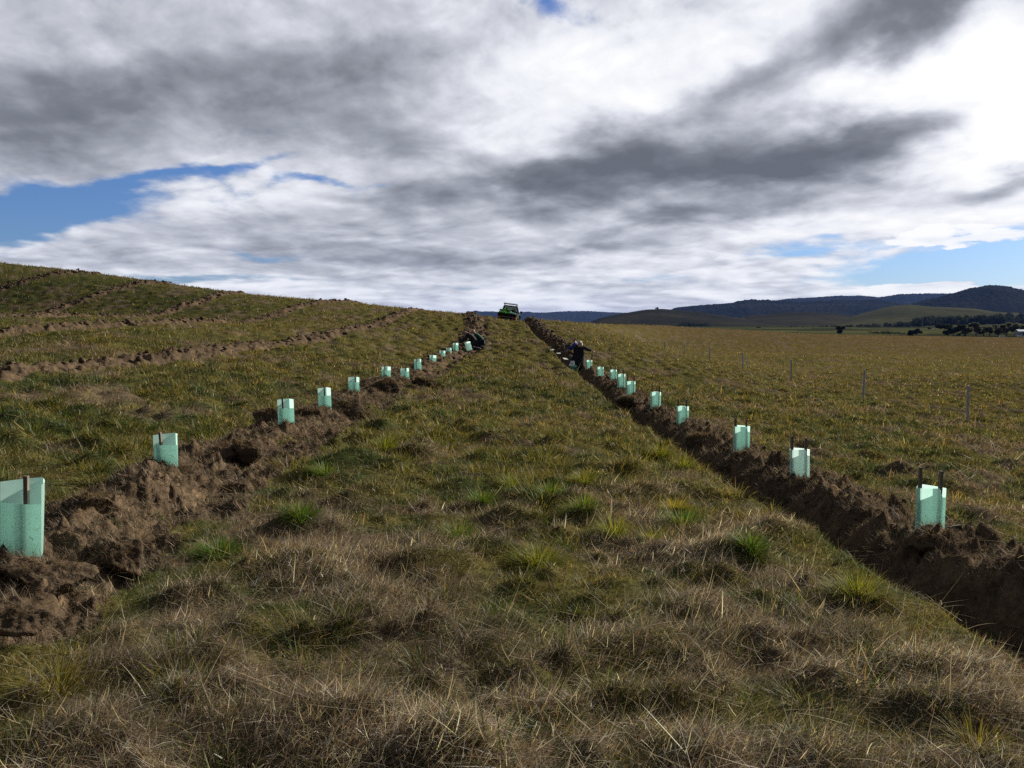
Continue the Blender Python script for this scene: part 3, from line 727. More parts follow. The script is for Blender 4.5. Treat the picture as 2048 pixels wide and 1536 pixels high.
grass_obj('grass', [blades(*sward(28500, 11, 2.4, 9, 3, .00055, .0026, 1.0), seg=3)], m_grass, 'short mixed green and brown grass in the foreground')
grass_obj('grass', [blades(*sward(40000, 9, 8, 32, 2, .00062, .004, 1.15), seg=2)], m_grass, 'olive grass between and beside the planting rows')
grass_obj('grass', [blades(*sward(35000, 6, 30, 100, 1, .00070, .01, 1.25), seg=1)], m_grass, 'rough grass covering the slope up to the brow')
grass_obj('grass', [blades(*sward(19000, 5, 95, 300, 1, .0007, .03, 1.2), seg=1)], m_grass, 'brown seed heads across the far side of the paddock')
# matted dead grass combed over the hummocks
def mats(n):
    w_ = hum[:, 2] ** 2 * np.where(hum_dead, 1, .035) / np.maximum(hum[:, 1], 2.5) ** 1.2 * (hum[:, 1] < 13); w_ /= w_.sum()
    i = rng.choice(len(hum), n, p=w_)
    ox, oy = rng.normal(0, .75, n), rng.normal(0, .75, n)
    px = hum[i, 0] + ox * hum[i, 2]; py = hum[i, 1] + oy * hum[i, 2] * .9
    z, mask, hd = height(px, py, full=True); r = np.hypot(px, py)
    k = (mask < .3) & (r > 2.2) & (np.abs(np.arctan2(px, py)) < HALF)
    wind = 1.7 + 1.1 * fbm(px * .6, py * .6, 2, 71)
    lock = fbm(px * 9, py * 9, 2, 73)
    phi = wind + .5 * np.sin(np.arctan2(ox, oy)) + 1.2 * lock + rng.normal(0, 1.1, n)
    L = np.clip(.066 * np.exp(rng.normal(0, .55, n)), .02, .28); lean = rng.uniform(.5, 1.5, n); curl = rng.uniform(-.6, .9, n)
    w = np.maximum(.0021, .00044 * r) * np.exp(rng.normal(0, .42, n))
    tone = np.exp(.9 * fbm(hum[i, 0] * 1.3, hum[i, 1] * 1.3, 2, 75) + .35 * lock)[:, None]
    c = vary(np.where(rng.uniform(0, 1, (n, 1)) < .30, np.array([.44, .385, .30]), np.array([.140, .105, .080])) * tone, .3, .06)
    return [a[k] for a in (np.c_[px, py, z + rng.uniform(-.01, .035, n)], phi, L, lean, curl, w, c)]
grass_obj('dead_grass', [blades(*mats(320000), seg=3)], m_dead, 'matted brown dead grass combed over the foreground hummocks', 'dead grass')
# loose pale straw and bent stalks
def straw(n):
    x, y, r = scatter(n, 2.5, 26, 1.7); z, mask, _ = height(x, y, full=True)
    L = rng.uniform(.08, .32, n) * np.where(rng.uniform(0, 1, n) < .08, 1.6, 1)
    k = (mask < .95)
    return [a[k] for a in (np.c_[x, y, z + rng.uniform(.0, .05, n)], rng.uniform(0, 6.28, n), L, rng.uniform(1.0, 1.62, n), rng.uniform(-.25, .4, n), np.maximum(.0026, .00055 * r) * rng.uniform(.7, 1.3, n), vary(np.tile([.34, .28, .18], (n, 1)), .3, .05))]
grass_obj('straw', [blades(*straw(11000), seg=3)], m_dead, 'pale straw and broken stalks lying on the grass', 'straw')
# upright seed stalks, showing along the brow
def stalks(n):
    x, y, r = scatter(n, 22, 110, .6)
    z, mask, _ = height(x, y, full=True); k = (mask < .4) & visible_side(x, y)
    c = vary(np.tile([.17, .125, .065], (n, 1)), .3, .06)
    return [a[k] for a in (np.c_[x, y, z], rng.uniform(0, 6.28, n), rng.uniform(.14, .34, n), rng.uniform(0, .45, n), rng.uniform(0, .6, n), np.maximum(.004, .00022 * r) * 1.0, c)]
grass_obj('seed_stalks', [blades(*stalks(20000), seg=2)], m_dead, 'thin upright seed stalks standing above the grass', 'seed stalks')
# tussocks, the many small ones
def tussock_blades(x, y, rad, cnt, L, w, green, rg=None, seg=2, yellow=.3):
    n = len(x); i = np.repeat(np.arange(n), cnt); m = len(i)
    a = rng.uniform(0, 6.28, m); q = np.sqrt(rng.uniform(0, 1, m))
    px = x[i] + np.sin(a) * q * rad[i] * .5; py = y[i] + np.cos(a) * q * rad[i] * .5
    z = height(px, py)
    lean = q * 1.05 + rng.normal(0, .15, m); curl = rng.uniform(.3, 1.2, m)
    LL = L[i] * rng.uniform(.55, 1.15, m)
    yl = rng.uniform(0, 1, (m, 1))
    base = green[i] * np.exp(rng.normal(0, .3, (m, 1)))
    base = np.where(yl < .10, np.array([.20, .15, .075]), base)
    tip = np.where(yl < yellow, np.array([.26, .20, .035]), base * np.array([1.5, 1.35, 1.1]))
    return np.c_[px, py, z - .01], a + rng.normal(0, .35, m), LL, np.clip(lean, 0, 1.5), curl, w[i] * rng.uniform(.7, 1.3, m), base, tip
def tussocks(n, r0, r1, cnt, seg, power, half=HALF):
    x, y, r = scatter(n, r0, r1, power, half)
    _, mask, _ = height(x, y, full=True); k = (mask < .2) & visible_side(x, y) & (fbm(x * .22, y * .22, 2, 131) + .8 * fbm(x * .06, y * .06, 2, 135) > -.12)
    x, y, r = x[k], y[k], r[k]; m = len(x)
    s = np.exp(rng.normal(0, .34, m)) * np.clip(.45 + r / 20, .55, 1)
    gmix = sstep(-.4, .4, fbm(x * .12, y * .12, 2, 133) + .35 * rng.normal(0, 1, m))[:, None]
    g = np.array([.036, .060, .012]) * (1 - gmix) + np.array([.110, .100, .022]) * gmix
    far = (sstep(25, 70, r) * sstep(-6, 4, x))[:, None]; g = g * (1 - far) + np.array([.135, .105, .026]) * far
    P, a, L, le, cu, w, b, tp = tussock_blades(x, y, .30 * s + .03, cnt, .135 * s * np.clip(1.25 - r / 200, .7, 1.2), np.maximum(.005, .00085 * r), g, seg=seg)
    return blades(P, a, L, le, cu, w, b, seg=seg, tip=tp)
grass_obj('tussock_grass', [tussocks(800, 2.9, 14, 100, 3, 1.0), tussocks(2600, 12, 38, 64, 2, 1.0), tussocks(9000, 36, 150, 20, 1, .8)], m_grass, 'green and yellow tussock grass scattered over the slope and paddock', 'tussock grass')
# fibrous roots hanging out of the turned soil
def fibres(n):
    qs = rng.uniform(0, 1, n); y = 3 + 26 * qs ** 1.9; lf = rng.uniform(0, 1, n) < .55
    x = np.where(lf, np.interp(y, left_line[:, 1], left_line[:, 0]), np.interp(y, right_line[:, 1], right_line[:, 0])) + rng.uniform(-1.1, 1.2, n)
    r = np.hypot(x, y); z, mask, _ = height(x, y, full=True); k = (mask > .35) & (np.abs(np.arctan2(x, y)) < HALF)
    c = vary(np.where(rng.uniform(0, 1, (n, 1)) < .22, np.array([.28, .22, .145]), np.array([.088, .064, .043])), .35, .06)
    return [a[k] for a in (np.c_[x, y, z - .005], rng.uniform(0, 6.28, n), rng.uniform(.03, .11, n), rng.uniform(.4, 1.5, n), rng.uniform(-.3, .9, n), np.maximum(.0018, .00045 * r) * rng.uniform(.6, 1.4, n), c)]
grass_obj('root_fibres', [blades(*fibres(420000), seg=2)], m_fibre, 'fibrous roots hanging out of the turned brown sods', 'roots')
# loose clods thrown up along every row
def clod_stuff():
    bm_v = []; t_ = (1 + 5 ** .5) / 2
    import bmesh as _b
    bm = _b.new(); _b.ops.create_icosphere(bm, subdivisions=2, radius=1); bv = np.array([v.co for v in bm.verts]); bf = np.array([[v.index for v in f.verts] for f in bm.faces]); bm.free()
    pts = []
    def along(line, n, spread, off, smin, smax, y0=None, y1=None):
        seg = np.diff(line, axis=0); ln = np.hypot(seg[:, 0], seg[:, 1]); cum = np.r_[0, np.cumsum(ln)]
        s = rng.uniform(0, cum[-1], n); x = np.interp(s, cum, line[:, 0]); y = np.interp(s, cum, line[:, 1])
        x = x + off + rng.normal(0, spread, n)
        pts.append(np.c_[x, y, np.exp(rng.uniform(np.log(smin), np.log(smax), n))])
    along(left_line[2:], 2600, .42, .08, .010, .040); along(left_line[8:], 800, .45, 0, .04, .15); along(right_line[2:], 2200, .36, .12, .010, .038); along(right_line[7:], 800, .4, .1, .04, .14)
    for k, p in row_path.items(): along(p, 330, .24, 0, .03, .13)
    q = np.concatenate(pts); q = q[(q[:, 1] > 4) & visible_side(q[:, 0], q[:, 1])]
    for gx, gy, _ in guard_fix: q = q[(np.hypot(q[:, 0] - gx, q[:, 1] - gy) > .25) & ~((np.abs(q[:, 0] - gx * .97) < .3) & (gy - q[:, 1] > 0) & (gy - q[:, 1] < 1.2) & (q[:, 2] > .08))]
    z = height(q[:, 0], q[:, 1]); n = len(q)
    nrm = rng.normal(size=(n, 11, 3)); nrm /= np.linalg.norm(nrm, axis=2)[..., None]; dd = rng.uniform(.55, .95, (n, 11))
    cut = np.full((n, len(bv)), 1.15)
    for k in range(11): cut = np.minimum(cut, dd[:, k, None] / np.maximum(nrm[:, k] @ bv.T, .05))
    V = bv[None] * cut[..., None]; ph = rng.uniform(0, 60, (n, 1))
    d_ = 1 + .12 * np.sin(V[..., 0] * 2.6 + ph) * np.sin(V[..., 1] * 2.9 + ph * 1.7) + .10 * np.sin(V[..., 2] * 4.1 + ph * .6) * np.sin(V[..., 0] * 4.7 + ph * 2.1) + rng.normal(0, .09, V.shape[:2])
    d_ = np.clip(d_, .55, 1.12 + rng.normal(0, .05, V.shape[:2]))
    V = V * d_[..., None] * np.stack([rng.uniform(.7, 1.25, n), rng.uniform(.7, 1.25, n), rng.uniform(.5, .95, n)], 1)[:, None]
    a = rng.uniform(0, 6.28, n); ca, sa = np.cos(a)[:, None], np.sin(a)[:, None]
    V = np.stack([V[..., 0] * ca - V[..., 1] * sa, V[..., 0] * sa + V[..., 1] * ca, V[..., 2]], -1) * q[:, 2][:, None, None]
    V += np.c_[q[:, :2], z + q[:, 2] * .05][:, None]
    Fc = (bf[None] + (np.arange(n) * len(bv))[:, None, None]).ravel()
    return V.reshape(-1, 3), Fc
m_sod, t, out = material('turned_sod')
geo = t.pos(); nA = t.noise(geo, 8, 5, .65); nB = t.noise(geo, 40, 4, .6); nC = t.noise(geo, 2.2, 3, .5)
c = t.ramp(t.add(t.mul(nA, .55), t.mul(nC, .5)), [(.30, (.036, .026, .018)), (.48, (.070, .050, .032)), (.60, (.115, .080, .048)), (.72, (.23, .155, .082))])
c = t.mix(t.mapr(nB, .42, .7), c, t.mix(1.0, c, (.6, .6, .6), 'MULTIPLY'))
principled(t, out, c, .95, 0, bump(t, t.add(t.mul(nA, .5), t.mul(nB, .5)), 1.0, .03), .1)
v_, f_ = clod_stuff()
link('soil_clods', np_mesh('soil_clods', v_, f_, np.arange(len(f_) // 3) * 3, m_sod), kind='stuff', label='loose brown soil clods thrown up along the planting rows', category='soil')

# ------------------------------------------------------------------ tree guards
def sheet_mat(name, col, tr=.55):
    m, t, out = material(name)
    geo = t.new('ShaderNodeTexCoord').outputs['Object']
    n = t.noise(geo, 14, 4, .6); st = t.noise(t.vm('MULTIPLY', geo, (180, 180, 1.2)), 1.0, 2, .5)
    c = t.mix(t.mapr(n, .35, .72), col, tuple(x * .86 for x in col))
    c = t.mix(t.mapr(st, .35, .65), c, tuple(x * .90 for x in col))
    sp = t.noise(geo, 46, 2, .5); _, _, oz = t.sep(geo)
    dirt = t.mul(t.mapr(sp, .60, .74), t.mapr(t.add(oz, t.mul(t.sub(n, .5), .3)), .30, .0))
    c = t.mix(t.mul(dirt, .8), c, (.10, .07, .045))
    b = t.new('ShaderNodeBsdfPrincipled'); t.put(b.inputs['Base Color'], c); b.inputs['Roughness'].default_value = .38; b.inputs['Specular IOR Level'].default_value = .35
    tl = t.new('ShaderNodeBsdfTranslucent'); t.put(tl.inputs[0], c)
    mx = t.new('ShaderNodeMixShader'); mx.inputs[0].default_value = tr; t.l.new(b.outputs[0], mx.inputs[1]); t.l.new(tl.outputs[0], mx.inputs[2])
    tb = t.new('ShaderNodeBsdfTransparent'); t.put(tb.inputs[0], c); m2 = t.new('ShaderNodeMixShader'); m2.inputs[0].default_value = .08; t.l.new(mx.outputs[0], m2.inputs[1]); t.l.new(tb.outputs[0], m2.inputs[2])
    t.l.new(m2.outputs[0], out.inputs['Surface']); return m
m_guard = sheet_mat('aqua_corrugated_sheet', (.57, .86, .77), .6)
m_guard_pale = sheet_mat('pale_corrugated_sheet', (.66, .86, .80), .6)
m_stake, t, out = material('grey_hardwood_stake')
geo = t.new('ShaderNodeTexCoord').outputs['Object']
gr = t.noise(t.vm('MULTIPLY', geo, (60, 60, 4)), 1.0, 4, .6)
principled(t, out, t.ramp(gr, [(.3, (.085, .066, .054)), (.55, (.17, .138, .112)), (.75, (.27, .225, .185))]), .85, 0, bump(t, gr, .4, .004))
def stake(par, x, y, z0, z1, lean=(0, 0)):
    MB().box((0, 0, 0), (.027, .027, z1 - z0)).build('stake', m_stake, par, bevel=.0015)
    o = par.children[-1]; o.location = (x, y, (z0 + z1) / 2); o.rotation_euler = (lean[0], lean[1], random.uniform(-.3, .3))
def panel(par, name, a, b, z0, h, mat, notch=0., ndepth=0., bow=.008, flare=0.):
    """one corrugated sheet face between two corners, slightly bowed"""
    nx, nz = 9, 7; vs = []; fs = []
    ax, ay = a; bx, by = b; L = math.hypot(bx - ax, by - ay); nxn, nyn = (by - ay) / L, -(bx - ax) / L
    for i in range(nx):
        s = i / (nx - 1)
        top = h - (ndepth if notch and s > 1 - notch + 1e-6 else 0)
        for k in range(nz):
            z = z0 + (top - z0) * k / (nz - 1)
            off = bow * math.sin(s * math.pi) * (.6 + .8 * k / (nz - 1))
            vs.append((ax + (bx - ax) * s + nxn * off, ay + (by - ay) * s + nyn * off, z))
    for i in range(nx - 1):
        for k in range(nz - 1): fs.append((i * nz + k, (i + 1) * nz + k, (i + 1) * nz + k + 1, i * nz + k + 1))
    return MB().raw(vs, fs).build(name, mat, par, smooth=True)
def guard(loc, side, h, rot, stakes, label, group, tilt=(0, 0), front=.78, notch=0., mat=None, over=.07):
    o = empty('tree_guard', loc, (tilt[0], tilt[1], rot), label=label, category='tree guard', group=group)
    mat = mat or m_guard
    A, B, Cc = (-side / 2, -side * .26), (side / 2, -side * .26), (side * .08, side * .50)
    panel(o, 'side_panel', Cc, A, -.03, h, mat, bow=.010)
    panel(o, 'side_panel', B, Cc, -.03, h * random.uniform(.985, 1.01), mat, bow=.010)
    panel(o, 'front_panel', A, B, -.03, h * front, mat, notch, h * .2, bow=.012)
    if stakes == 1: stake(o, random.uniform(-.05, .03) * side / .27, -side * .26 + .020, -.2, h + over, (random.uniform(-.03, .03), random.uniform(-.06, .03)))
    elif stakes == 2:
        stake(o, -side * .33, -side * .26 + .022, -.2, h + over * 1.1, (random.uniform(-.02, .02), random.uniform(-.03, .03)))
        stake(o, side * .33, -side * .26 + .022, -.2, h + over * .9, (random.uniform(-.02, .02), random.uniform(-.03, .03)))
    return o
ordn = ['nearest', 'second', 'third', 'fourth', 'fifth', 'sixth', 'seventh', 'eighth', 'ninth', 'tenth', 'eleventh', 'twelfth']
lx = ['largest green guard of all, cut by the left picture edge, single stake inside', 'green guard standing on a tall upturned sod in the left row', 'tall green guard below the dark clods in the left row, third from the camera', 'tall green guard beside the big brown mound in the left row, fourth from the camera',
      'green guard half sunk behind the big brown mound, fifth in the left row', 'green guard sixth in the left row, left one of a close pair', 'green guard seventh in the left row, right one of a close pair', 'leaning pale striped guard, eighth in the left row', 'small green guard ninth in the left row', 'small green guard tenth in the left row', 'small green guard eleventh in the left row, third before the kneeling men', 'farthest guard of the left row, beside the kneeling men']
for i, g in enumerate(G['left']):
    guard((g[0] * (1 - .07 / g[1]), g[1], g[2] + EYE), [.272, .27, .265, .262, .275, .275, .275, .272, .275, .272, .265, .27][i], g[3], R([-2, -4, 3, 6, -2, 4, -5, -12, 9, -8, -14, 6][i]), 1, lx[i], 'green tree guards along the left row',
          (0, R([2.5, -1, -1.5, -2, 0, 1, -3, -3, 2, 1, -3, 0][i])), [.70, .66, .72, .70, .66, .7, .72, .74, .72, .7, .74, .72][i], over=[.045, .03, .045, .06, .045, .04, .05, .03, .03, .02, .02, .02][i])
rx = ['largest guard of the right row, two stakes standing out of it', 'pale green guard second in the right row beside a large soil heap', 'green guard third in the right row with one tall stake', 'green guard fourth in the right row', 'green guard fifth in the right row with two thin stakes', 'green guard sixth in the right row', 'green guard seventh in the right row, overlapping the eighth', 'short green guard eighth in the right row, just behind the seventh', 'green guard ninth in the right row with two thin stakes', 'green guard beside the woman in the long dark coat']
for i, g in enumerate(G['right']):
    guard((g[0] * (1 - .07 / g[1]), g[1], g[2] + EYE), [.272, .265, .272, .268, .27, .27, .265, .262, .27, .27][i], g[3], R([4, 12, 10, 8, 6, 5, 8, 4, 6, 4][i]), 2, rx[i], 'green tree guards along the right row',
          (R(-1), R([1, -.5, .5, 0, 1, 0, 0, 0, 0, 0][i])), 1.0, .22, over=[.165, .15, .12, .14, .16, .17, .15, .15, .16, .14][i], mat=m_guard if i not in (1,) else m_guard_pale)

# pots dropped beside two guards
def pot(loc, rot, label):
    o = empty('plant_pot', loc, rot, label=label, category='plant pot', group='black plastic pots by the guards')
    b = MB(); n = 4
    ring = lambda s, z: [(-s, -s, z), (s, -s, z), (s, s, z), (-s, s, z)]
    vs = ring(.028, -.07) + ring(.036, .07) + ring(.033, .07) + ring(.026, -.06)
    fs = [(3, 2, 1, 0), (12, 13, 14, 15)]
    for k in range(3):
        for i in range(4): fs.append((k * 4 + i, k * 4 + (i + 1) % 4, (k + 1) * 4 + (i + 1) % 4, (k + 1) * 4 + i))
    b.raw(vs, fs).build('pot_body', m_dark, o, bevel=.002)
    return o
pot((G['left'][0][0] + .15, G['left'][0][1] - .10, ground(G['left'][0][0] + .15, G['left'][0][1] - .10) + .035), (R(62), R(20), R(35)), 'black plastic pot tipped against the foot of the nearest left guard')
pot((G['right'][0][0] + .20, G['right'][0][1] - .02, ground(G['right'][0][0] + .20, G['right'][0][1] - .02) + .03), (R(80), R(10), R(70)), 'black plastic pot lying right of the nearest right row guard')

# loose stakes, sticks and flat sheets
def stick(px0, py0, px1, py1, Y, rad, mat, label, cat='stick', lift=.03, Y1=None):
    a = Vector(at(px0, py0, Y)) + Vector((0, 0, EYE)); b = Vector(at(px1, py1, Y1 or Y + .15)) + Vector((0, 0, EYE))
    m = (a + b) / 2; o = empty(cat, m, label=label, category=cat)
    mid = (a + b) / 2 - m + Vector((0, 0, (b - a).length * .04))
    MB().tube([a - m, mid, b - m], [rad, rad * .85, rad * .6], 7).build('shaft', mat, o); return o
m_straw = flat_mat('bleached_wood', (.36, .29, .20), .8)
x, y, z = at(917, 684, 41.8)
o = empty('wooden_stake', (x, y, z + EYE), (R(2), R(-1), .3), label='bare dark stake standing alone beyond the last left guard', category='stake')
MB().prism([(-.016, -.016), (.016, -.016), (.016, .016), (-.016, .016)], -.2, .40, 'z').build('shaft', m_stake, o, bevel=.002)

# fence posts across the right hand paddock
m_post = flat_mat('galvanised_post', (.36, .37, .40), .5, .3, .2, 12)
posts = [(1934, 850, 772, 25.5), (1726, 802, 740, 33), (1582, 768, 720, 41.6), (1486, 742, 706, 50), (1419, 725, 694, 58.6), (1368, 713, 686, 67.3), (1329, 706, 682, 76), (1296, 700, 677, 85), (1268, 690, 667, 94.5), (1246, 684, 663, 104), (1228, 680, 661, 113)]
for i, (px, pf, pt, Y) in enumerate(posts):
    x, y, _ = at(px, pf, Y); z = ground(x, y); top = at(px, pt, Y)[2] + EYE
    o = empty('fence_post', (x, y, z), (R(random.uniform(-1.5, 1.5)), R(random.uniform(-1.5, 2)), random.uniform(0, 2)), label='thin grey fence post in the right paddock, ' + ['nearest of the line and rightmost', 'second nearest of the line', 'third nearest of the line', 'fourth nearest of the line', 'fifth nearest of the line', 'sixth nearest of the line', 'seventh nearest of the line', 'fourth from the far end', 'third from the far end', 'second from the far end', 'farthest of the line'][i], category='fence post', group='fence posts across the right paddock')
    h = top - z; b = MB()
    for k in range(3):
        a = k * 2 * math.pi / 3; rt = Matrix.Rotation(a, 3, 'Z')
        b.box(rt @ Vector((.024, 0, h / 2 - .15)), (.038, .011, h + .3), rt)
    b.build('picket', m_post, o)
    MB().tube([(0, 0, h), (0, 0, h + .012)], [.03, .022], 8).build('post_cap', m_post, o)

# ------------------------------------------------------------------ upturned sods
import bmesh
def sod(px, py, Y, size, rot, label, tilt=(0, 0), turf=.5, blocky=.6, sink=.3):
    size = tuple(q * .86 for q in size)
    x, y, zc = at(px, py, Y); zc += EYE
    o = empty('upturned_sod', (x, y, zc), (R(tilt[0]), R(tilt[1]), R(rot)), label=label, category='sod', group='upturned sods along the planting rows')
    bm = bmesh.new(); bmesh.ops.create_icosphere(bm, subdivisions=5, radius=1)
    V = np.array([v.co for v in bm.verts]); s = int(px * 3 + py)
    rp = np.random.default_rng(s); nr = rp.normal(size=(15, 3)); nr /= np.linalg.norm(nr, axis=1)[:, None]; dd = rp.uniform(.55, .95, 15)
    V = V * np.minimum(1.12, np.min(dd[None] / np.maximum(V @ nr.T, .05), axis=1))[:, None]
    q = V * np.array(size) / 2
    n = .55 * fbm(q[:, 0] * 5 + s, q[:, 1] * 5 + q[:, 2] * 4, 4, s % 97) + .35 * fbm(q[:, 2] * 8 + s, q[:, 0] * 8 - q[:, 1] * 6, 3, s % 89)
    lp = np.maximum(1 - lumps(q[:, 0] * 9 + q[:, 2] * 5, q[:, 1] * 9 - q[:, 2] * 5, s % 83), 0)
    q *= (1.0 + .24 * n + .10 * lp)[:, None]; q[:, 2] += .02 * fbm(q[:, 0] * 22 + s, q[:, 1] * 22, 3, 5)
    for v, c_ in zip(bm.verts, q): v.co = c_
    me = bpy.data.meshes.new('soil_clod'); bm.to_mesh(me); bm.free(); me.materials.append(m_sod)
    me.polygons.foreach_set('use_smooth', [True] * len(me.polygons)); link('soil_clod', me, o)
    # roots and dead grass still growing on its skin
    cnt = int(1500 * turf * size[0] * size[1] / .12) + 400
    i = rng.choice(len(q), cnt); P = q[i] * rng.uniform(.97, 1.02, (cnt, 1))
    a = np.arctan2(P[:, 0], P[:, 1]) + rng.normal(0, .8, cnt)
    up = P[:, 2] > size[2] * .22
    L = np.where(up, rng.uniform(.03, .11, cnt), rng.uniform(.015, .045, cnt)); lean = np.where(up, rng.uniform(.3, 1.5, cnt), rng.uniform(1.2, 2.4, cnt))
    cc = vary(np.where(up[:, None] & (rng.uniform(0, 1, (cnt, 1)) < .6), np.array([.15, .11, .065]), np.array([.085, .057, .035])), .35, .06)
    v, f, st, c2 = blades(P, a, L, lean, rng.uniform(0, 1.1, cnt), max(.0019, .00042 * Y) * rng.uniform(.6, 1.4, cnt), cc, seg=2)
    link('dry_turf', np_mesh('dry_turf', v, f, st, m_dead, c2), o)
    return o
sod(345, 962, 8.95, (.86, .62, .42), -20, 'big square sod under the second guard of the left row', (4, -6), .9, .8, .30)
sod(500, 905, 10.3, (.62, .50, .36), 25, 'rounded sod with a sandy yellow face between the second and third left guards', (0, 12), .5, .5, .3)
sod(480, 985, 8.9, (.62, .46, .34), -8, 'dark crumbly sod in front of the sandy faced one', (8, 6), .4, .4, .35)
sod(445, 905, 10.2, (.55, .4, .3), 40, 'grassy sod behind the dark crumbly one, right of the second guard', (5, -12), .8, .6, .3)
sod(535, 838, 14.6, (.62, .5, .42), 15, 'dark clod just left of the third left guard', (0, 0), .4, .5, .3)
sod(622, 832, 15.6, (.75, .5, .5), -10, 'brown clod between the third and fourth left guards', (0, 10), .5, .6, .3)
sod(690, 822, 17.4, (1.05, .8, .62), 10, 'broad brown mound right of the fourth left guard', (4, 8), .45, .5, .28)
sod(720, 840, 16.6, (.42, .36, .46), 30, 'dark upright clod at the near end of the broad brown mound', (0, 14), .3, .5, .3)
sod(770, 775, 22.5, (1.0, .8, .55), 0, 'light brown mound below the close pair of left guards', (0, 6), .5, .5, .3)
sod(850, 765, 25.0, (.9, .6, .34), 20, 'low brown clod at the grass edge right of the left guards', (0, 8), .5, .5, .35)
sod(95, 1146, 4.97, (.56, .46, .26), 20, 'sandy brown sod in front of the nearest left guard', (6, 10), .7, .6, .4)
sod(235, 1112, 5.7, (.50, .40, .28), -30, 'dark rooty sod right of the nearest left guard', (10, 14), .8, .5, .4)
sod(180, 1010, 6.9, (.58, .40, .30), 10, 'grassy sod behind the nearest left guard', (-6, 0), 1.0, .5, .35)
sod(40, 1235, 4.35, (.50, .40, .24), 5, 'low reddish sod at the left picture edge', (4, 8), .7, .4, .4)
sod(1640, 990, 9.5, (.8, .55, .40), 30, 'rooty heap between the two nearest guards of the right row', (0, -8), .8, .5, .35)
sod(1745, 1030, 8.1, (.62, .5, .30), 20, 'crumbled dark sod left of the nearest right guard', (0, -6), .5, .4, .4)
sod(1868, 1085, 6.7, (.50, .36, .26), 10, 'small grass fringed sod at the foot of the nearest right guard', (4, -4), 1.0, .4, .4)
sod(1515, 925, 12.0, (.7, .5, .36), 10, 'dark clod left of the third right guard', (0, -6), .6, .5, .35)
sod(1405, 880, 14.4, (.7, .5, .34), -12, 'dark clod left of the fourth right guard', (0, -6), .6, .5, .35)
sod(1262, 803, 21.6, (.8, .6, .38), 12, 'dark clod in front of the sixth right guard', (0, -6), .5, .5, .35)

# ------------------------------------------------------------------ single tussocks that stand out
def tussock(px, py, Y, rad, L, n, green, yellow, label):
    x, y, _ = at(px, py, Y); z = ground(x, y)
    P, a, LL, le, cu, w, b, tp = tussock_blades(np.array([x]), np.array([y]), np.array([rad * 1.2]), int(n * 2.2), np.array([L * 1.08]), np.array([max(.0042, .00066 * Y)]), np.array([green]), yellow=yellow)
    P = P - np.array([x, y, z])
    v, f, s, c_ = blades(P, a, LL, le, cu, w, b, seg=3, tip=tp)
    link('grass_tussock', np_mesh('grass_tussock', v, f, s, m_grass, c_), label=label, category='tussock', group='green tussocks between the rows').location = (x, y, z)
gG, gY, gO = [.050, .105, .012], [.24, .21, .022], [.115, .145, .018]
for a in [(965, 1020, 8.35, .17, .22, 420, gG, .2, 'soft rounded green tussock, leftmost of the scattered row of tussocks'), (1020, 985, 9.2, .17, .19, 380, gO, .3, 'tussock with a dark hollow side above the rounded green one'),
          (1100, 1015, 8.5, .20, .24, 460, gG, .25, 'large dark green tussock right of the rounded green one'), (1168, 975, 9.5, .17, .23, 380, gO, .45, 'yellow tipped tussock standing highest up the slope of the bright ones'),
          (1165, 1045, 7.8, .19, .23, 420, gG, .4, 'dark green tussock touching the left side of the brightest one'), (1230, 1078, 7.2, .18, .23, 460, gO, .5, 'brightest yellow green tussock near the middle of the picture'),
          (1310, 1098, 6.9, .14, .18, 320, gO, .5, 'small yellow tipped tussock right of the brightest one'), (1365, 1068, 7.5, .20, .25, 420, gG, .3, 'upright dark green tussock left of the right trench'),
          (1352, 1018, 8.4, .15, .2, 300, gY, .6, 'thin orange tipped tussock behind the upright dark green one'), (1500, 1140, 6.3, .15, .19, 420, gG, .2, 'fresh green tussock near the trench edge, lower right of the others'),
          (1320, 905, 12.3, .22, .22, 360, gO, .4, 'pale tussock on the edge of the right trench'), (1366, 922, 11.6, .18, .22, 320, gO, .55, 'small yellow tussock beside the pale one on the trench edge'),
          (120, 1450, 3.75, .17, .16, 260, [.13, .125, .025], .55, 'bright yellow tussock at the lower left corner'), (1955, 1515, 3.45, .13, .17, 130, [.15, .14, .025], .7, 'sparse yellow tussock at the lower right corner'),
          (1715, 1215, 5.5, .22, .2, 420, gO, .45, 'spreading yellow green tussock on the near trench lip'), (1075, 1140, 6.2, .26, .19, 460, gO, .5, 'wide patchy yellow green tussock below the middle of the picture'),
          (915, 1090, 7.0, .26, .2, 420, gG, .35, 'loose dark green tussock left of the wide patchy one'), (650, 965, 9.6, .24, .2, 380, gG, .2, 'dark flat tussock right of the left trench'),
          (770, 910, 11.6, .24, .22, 340, gO, .45, 'yellow green tussock above the dark flat one'), (440, 1140, 6.2, .24, .17, 360, gG, .15, 'low dark green tussock in front of the left sods'), (600, 1075, 7.1, .22, .18, 340, gG, .2, 'dull green tussock midway between the left sods and the middle')]:
    tussock(*a)

